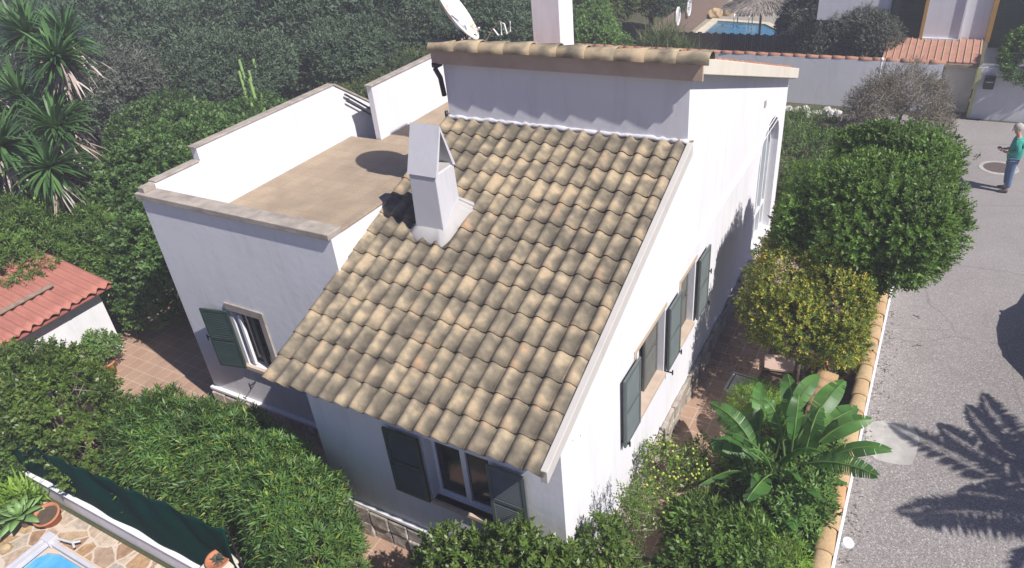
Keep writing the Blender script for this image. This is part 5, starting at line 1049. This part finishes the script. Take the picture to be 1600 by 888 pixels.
mb = MB(); mb.box(-.62, -.40, .70, .86, .08, .22); mb.tube([(-.4, .84, .16), (-.1, .90, .16), (-.02, .98, .15)], .02, 6); mb.tube([(-.1, .90, .16), (-.0, .86, .15)], .02, 6); mb.build('corner_bracket', alu, NP_, bevel=.006)
RK = empty('rockery', (-9.1, -2.95, 0), 'small rockery of pale stones in front of the agave', 'rockery'); rg_ = random.Random(9)
for i in range(14):
    bm = bmesh.new(); bmesh.ops.create_icosphere(bm, subdivisions=2, radius=1)
    s = rg_.uniform(.07, .14)
    for v_ in bm.verts: v_.co = v_.co * (1 + .35 * noise.noise(v_.co * 1.5 + Vector((i * 3, 0, 0)))) * s; v_.co.z *= .6
    me = bpy.data.meshes.new('stone'); bm.to_mesh(me); bm.free(); me.materials.append(M['white_stone'] if i % 2 else M['rock']); o = link(bpy.data.objects.new('stone', me), RK); o.location = (rg_.uniform(-.5, .6), rg_.uniform(-.2, .35), .04)

# ================================================================== garden bed on the right
# bird of paradise: paddle leaves on long stalks
BP = plant('bird_of_paradise', 'big bird of paradise plant with torn paddle leaves leaning over the tiled wall', 'plant', (1.95, 3.0, 0)); rgt = np.random.default_rng(81)
targets = [(.85, 3.2, 1.5, .9), (1.0, 2.75, 1.2, .75), (1.40, 3.95, 1.5, .8), (1.72, 4.25, 1.55, .85), (1.55, 3.3, 1.75, .7), (2.15, 4.2, 1.7, .8), (2.5, 4.35, 1.6, .9), (3.25, 3.3, 1.45, 1.0), (3.15, 2.85, 1.35, .9), (2.95, 3.7, 1.55, .8), (1.05, 2.0, 1.05, .85), (2.6, 2.3, 1.2, .7), (2.35, 1.9, .95, .7), (1.75, 2.1, 1.2, .7), (2.0, 3.4, 1.9, .7), (2.45, 2.85, 1.5, .8), (1.55, 2.6, 1.4, .7), (2.3, 3.5, 1.7, .8), (2.75, 4.05, 1.4, .7), (1.25, 3.5, 1.2, .7)] + [(1.95 + rgt.uniform(.3, 1.1) * math.cos(q_), 3.0 + rgt.uniform(.4, 1.3) * math.sin(q_), rgt.uniform(.6, 1.5), rgt.uniform(.5, .95)) for q_ in rgt.uniform(0, 6.28, 12)]
mbS = MB(); mbL = MB()
for i, (tx, ty_, tz, Ll) in enumerate(targets):
    b0 = np.array([1.95 + rgt.uniform(-.25, .25), 3.0 + rgt.uniform(-.3, .3), .05]); tip = np.array([tx, ty_, tz]); hor = tip - b0; hor[2] = 0; hl = np.linalg.norm(hor); hn = hor / hl
    # path: rises then arches out; blade occupies last part
    pts = []; N_ = 20; top = b0 + hn * hl * .35 + np.array([0, 0, tz * 1.02])
    for k in range(N_ + 1):
        t = k / N_; p = (1 - t) ** 2 * b0 + 2 * t * (1 - t) * top + t * t * tip; pts.append(p)
    pts = np.array(pts); seg = np.linalg.norm(np.diff(pts, axis=0), axis=1); cum = np.concatenate([[0], np.cumsum(seg)]); tot = cum[-1]; s0 = max(.1, 1 - Ll / tot)
    mbS.tube([tuple(p) for p in pts[::2]], list(np.linspace(.022, .006, len(pts[::2]))), 6, False)
    roll = rgt.uniform(-.9, .9); k = int(s0 * N_); blade = []
    f = lambda s: np.array([np.interp(s * tot, cum, pts[:, c]) for c in range(3)]); ns = 30; Wd = .15 * rgt.uniform(.85, 1.15)
    for side in (-1, 1):
        a0 = 0
        cuts = sorted(rgt.choice(np.arange(3, ns - 2), rgt.integers(3, 9) if i % 4 else 20, replace=False).tolist()) + [ns]
        for cut in cuts:
            rows = []; shift = rgt.uniform(-.22, .12)
            for j in range(a0, cut + 1):
                s = s0 + (1 - s0) * j / ns; p = f(s); d_ = unit(f(min(1, s + .02)) - f(max(0, s - .02))); sd = unit(np.cross(d_, [0, 0, 1.])); nn_ = np.cross(sd, d_); sdr = sd * math.cos(roll) + nn_ * math.sin(roll)
                wj = Wd * math.sin(math.pi * min(.985, .06 + .94 * (j / ns))) ** .55; up_ = nn_ * (.30 + shift)
                gapj = .004 if j in (a0, cut) and j not in (0, ns) else 0
                e = p + sdr * side * (wj * .95) + np.cross(sdr, d_) * (-1) * wj * (.35 + shift) + d_ * .03; mdl = p + sdr * side * wj * .5 + np.cross(sdr, d_) * (-1) * wj * (.22 + shift * .4) + d_ * .01
                if j == cut and cut != ns: e = e - d_ * .012; mdl = mdl - d_ * .006
                rows.append((p, mdl, e))
            k0 = len(mbL.v)
            for r3 in rows: mbL.v += [tuple(q) for q in r3]
            for j in range(len(rows) - 1):
                q = k0 + 3 * j; mbL.f += [(q, q + 1, q + 4, q + 3), (q + 1, q + 2, q + 5, q + 4)]
            a0 = cut
P0(BP, build('stalks', mbS.v, mbS.f, M['leaf_bright'], BP, True)); P0(BP, build('leaves', mbL.v, mbL.f, M['leaf_banana'], BP, True))
# cycad-like feathery fronds between the paddles
bush('shrub', 'leafy shrub under the bird of paradise by the tiled wall', 'shrub', [(2.2, 2.5, .5, .45, .6, .5), (2.3, 3.6, .45, .35, .8, .45), (1.7, 3.1, .35, .5, .5, .4)], 1800, 8, .10, .035, 'leaf_bright', 82, gap=.3, trunk_r=.03)
bush('shrub', 'fine light green feathery shrub beside the white hatch', 'shrub', [(1.25, 4.75, .35, .38, .38, .35), (1.5, 4.4, .4, .35, .35, .35)], 1300, 8, .045, .012, 'leaf_lime', 83, gap=.2, ntw=30, trunk_r=.02)
FS = bush('shrub', 'leggy shrub with small yellow green fruits against the right wall', 'shrub', [(.42, 2.35, .85, .25, .34, .38), (.55, 1.85, .6, .22, .3, .35), (.72, 2.65, .6, .25, .3, .28)], 430, 6, .055, .03, 'leaf_laurel', 84, gap=.35, ntw=50, thick=.3, trunk_r=.03)
def fruits(root, blobs, n, r, mat, seed):
    rg = np.random.default_rng(seed); p, ax = crown_pts(rg, blobs, n, seed, thick=.12); mb = MB()
    for q in p: mb.lathe([(.001, r), (r * .7, r * .7), (r, 0), (r * .7, -r * .7), (.001, -r)], tuple(q), 7)
    o = mb.build('fruit', M[mat], root, True); P0(root, o); o['kind'] = 'stuff'; return o
fruits(FS, [(.42, 2.35, .88, .30, .38, .42), (.55, 1.85, .75, .25, .35, .42), (.75, 2.65, .7, .3, .35, .3)], 150, .020, 'fruit', 5)
fruits(YS, [(1.3, 5.99, 2.08, 0.60, 0.72, 0.62), (2.09, 5.64, 2.08, 0.55, 0.64, 0.66)], 170, .016, 'orange_fruit', 6)
bush('shrub', 'tangled dark leafed shrub at the bottom right of the garden bed', 'shrub', [(1.45, 1.1, .45, .5, .5, .45), (2.05, 1.0, .55, .45, .55, .5), (1.9, .3, .5, .55, .5, .5), (1.2, .5, .4, .45, .45, .4)], 2600, 8, .065, .038, 'leaf_dark', 85, gap=.35, ntw=160, trunk_r=.03)
bush('shrub', 'open shrub with long narrow dark leaves in the middle of the garden bed', 'shrub', [(1.2, 1.75, .4, .4, .4, .4), (1.7, 1.75, .45, .4, .4, .4)], 700, 9, .14, .028, 'leaf_dark', 86, gap=.35, ntw=80, trunk_r=.03)
bush('shrub', 'pale green spiky shrub beside the tiled wall at the bottom right', 'shrub', [(2.35, 1.4, .55, .28, .4, .45), (2.45, .7, .5, .22, .4, .4)], 500, 8, .09, .014, 'leaf_lime', 87, gap=.3, ntw=120, trunk_r=.02)
tufts('rush_clump', 'clump of yellow green rush stems at the bottom edge of the garden bed', 'plant', [(.75, .35, .05), (.95, .15, .05), (.55, .1, .05)], 110, .55, .012, 'leaf_lime', 88, .3, 1.6, stems=False, spread=.12)
tufts('broadleaf_plant', 'small plant with broad bright leaves low in the garden bed', 'plant', [(1.45, .75, .25), (1.3, .9, .2)], 12, .32, .15, 'leaf_bright', 89, .7, .8, stems=False, spread=.06)
bush('weeds', 'thin low weeds with dark stems next to the paving and right wall', 'weeds', [(.75, 3.3, .2, .3, .5, .2), (.9, 2.6, .25, .3, .5, .25)], 420, 6, .05, .025, 'leaf_laurel', 90, gap=.4, ntw=80, trunk_r=.015)
# boards and white stones lying in the bed
for i, (x, y, a, lab) in enumerate(((.72, 1.45, .5, 'weathered board lying in the bed behind the rushes, nearer the house'), (.95, 1.2, -.35, 'weathered board lying crosswise in the bed, nearer the road'))):
    o = MB(); o.box(-.38, .38, -.05, .05, 0, .03); o = o.build('plank', M['wood'], None, bevel=.004); o.location = (x, y, .03 + .034 * i); o.rotation_euler = (0, 0, a); tag(o, lab, 'plank', 'boards in the garden bed')
o = None; bm = bmesh.new(); bmesh.ops.create_icosphere(bm, subdivisions=3, radius=.11)
for v_ in bm.verts: v_.co *= 1 + .3 * noise.noise(v_.co * 12); v_.co.z *= .6
me = bpy.data.meshes.new('stone'); bm.to_mesh(me); bm.free(); me.materials.append(M['white_stone']); o = link(bpy.data.objects.new('stone', me)); o.location = (.86, 1.62, .09); tag(o, 'white round stone lying beside the boards in the bed', 'stone')
# stepping slabs in the shade under the tree
for i, (x, y, s, lab) in enumerate(((1.32, 6.35, .28, 'pinkish stepping slab in the garden shade, nearest the hatch'), (1.25, 7.15, .26, 'grey stepping slab in the garden shade under the citrus shrub'))):
    o = MB(); o.box(-s, s, -s * .8, s * .8, .0, .05); o = o.build('stepping_slab', simple('pink_slab', (.50, .36, .30), (.42, .30, .25), 4, .9, .3) if i == 0 else M['concrete'], None, bevel=.008); o.location = (x, y, .06); o.rotation_euler = (0, 0, .2); tag(o, lab, 'slab', 'stepping slabs in the garden')
# fallen leaves on the paving and along the lane edge
rgt = np.random.default_rng(95); n = 700; P_ = np.stack([rgt.uniform(.15, 1.3, n), rgt.uniform(5.5, 9.5, n), np.full(n, .012)], 1); n2 = 260; P2 = np.stack([2.93 + np.abs(rgt.normal(size=n2)) * .12, rgt.uniform(0, 9, n2), np.full(n2, .014)], 1); P_ = np.concatenate([P_, P2]); n = len(P_)
D_ = unit(rgt.normal(size=(n, 3)) * [1, 1, .15]); tag(np_quads('leaf_litter', kites(P_, D_, np.repeat([[0, 0, 1.]], n, 0) + rgt.normal(size=(n, 3)) * .15, rgt.uniform(.03, .06, n), np.full(n, .02), .05), M['leaf_dry'], None), 'dry fallen leaves scattered on the garden paving and the lane edge', 'leaf litter', None, 'stuff')

bush('shrub', 'tall thin upright shoots with sparse leaves beside the front right corner of the house', 'shrub', [(.50, .75, 1.25, .12, .22, .95), (.55, 1.15, 1.1, .12, .2, .85), (.62, .45, 1.0, .12, .18, .8)], 330, 6, .055, .02, 'leaf_laurel', 97, ntw=26, trunk_r=.015, up=1.5)
# ---- added haze volume, imitating the veil of lens glare
mt = bpy.data.materials.new('glare_haze'); mt.use_nodes = True; n = mt.node_tree; n.nodes.clear(); vo = n.nodes.new('ShaderNodeVolumePrincipled'); vo.inputs['Color'].default_value = (.92, .93, 1.0, 1); vo.inputs['Density'].default_value = HAZE
vo.inputs['Anisotropy'].default_value = 0.0
oo = n.nodes.new('ShaderNodeOutputMaterial'); n.links.new(vo.outputs[0], oo.inputs['Volume'])
if HAZE > 0:
    mb = MB(); mb.box(-142, 62, -32, 172, -3.5, 10.5); tag(mb.build('haze', mt), 'thin added haze imitating lens glare over the garden and wood', 'haze', None, 'stuff')
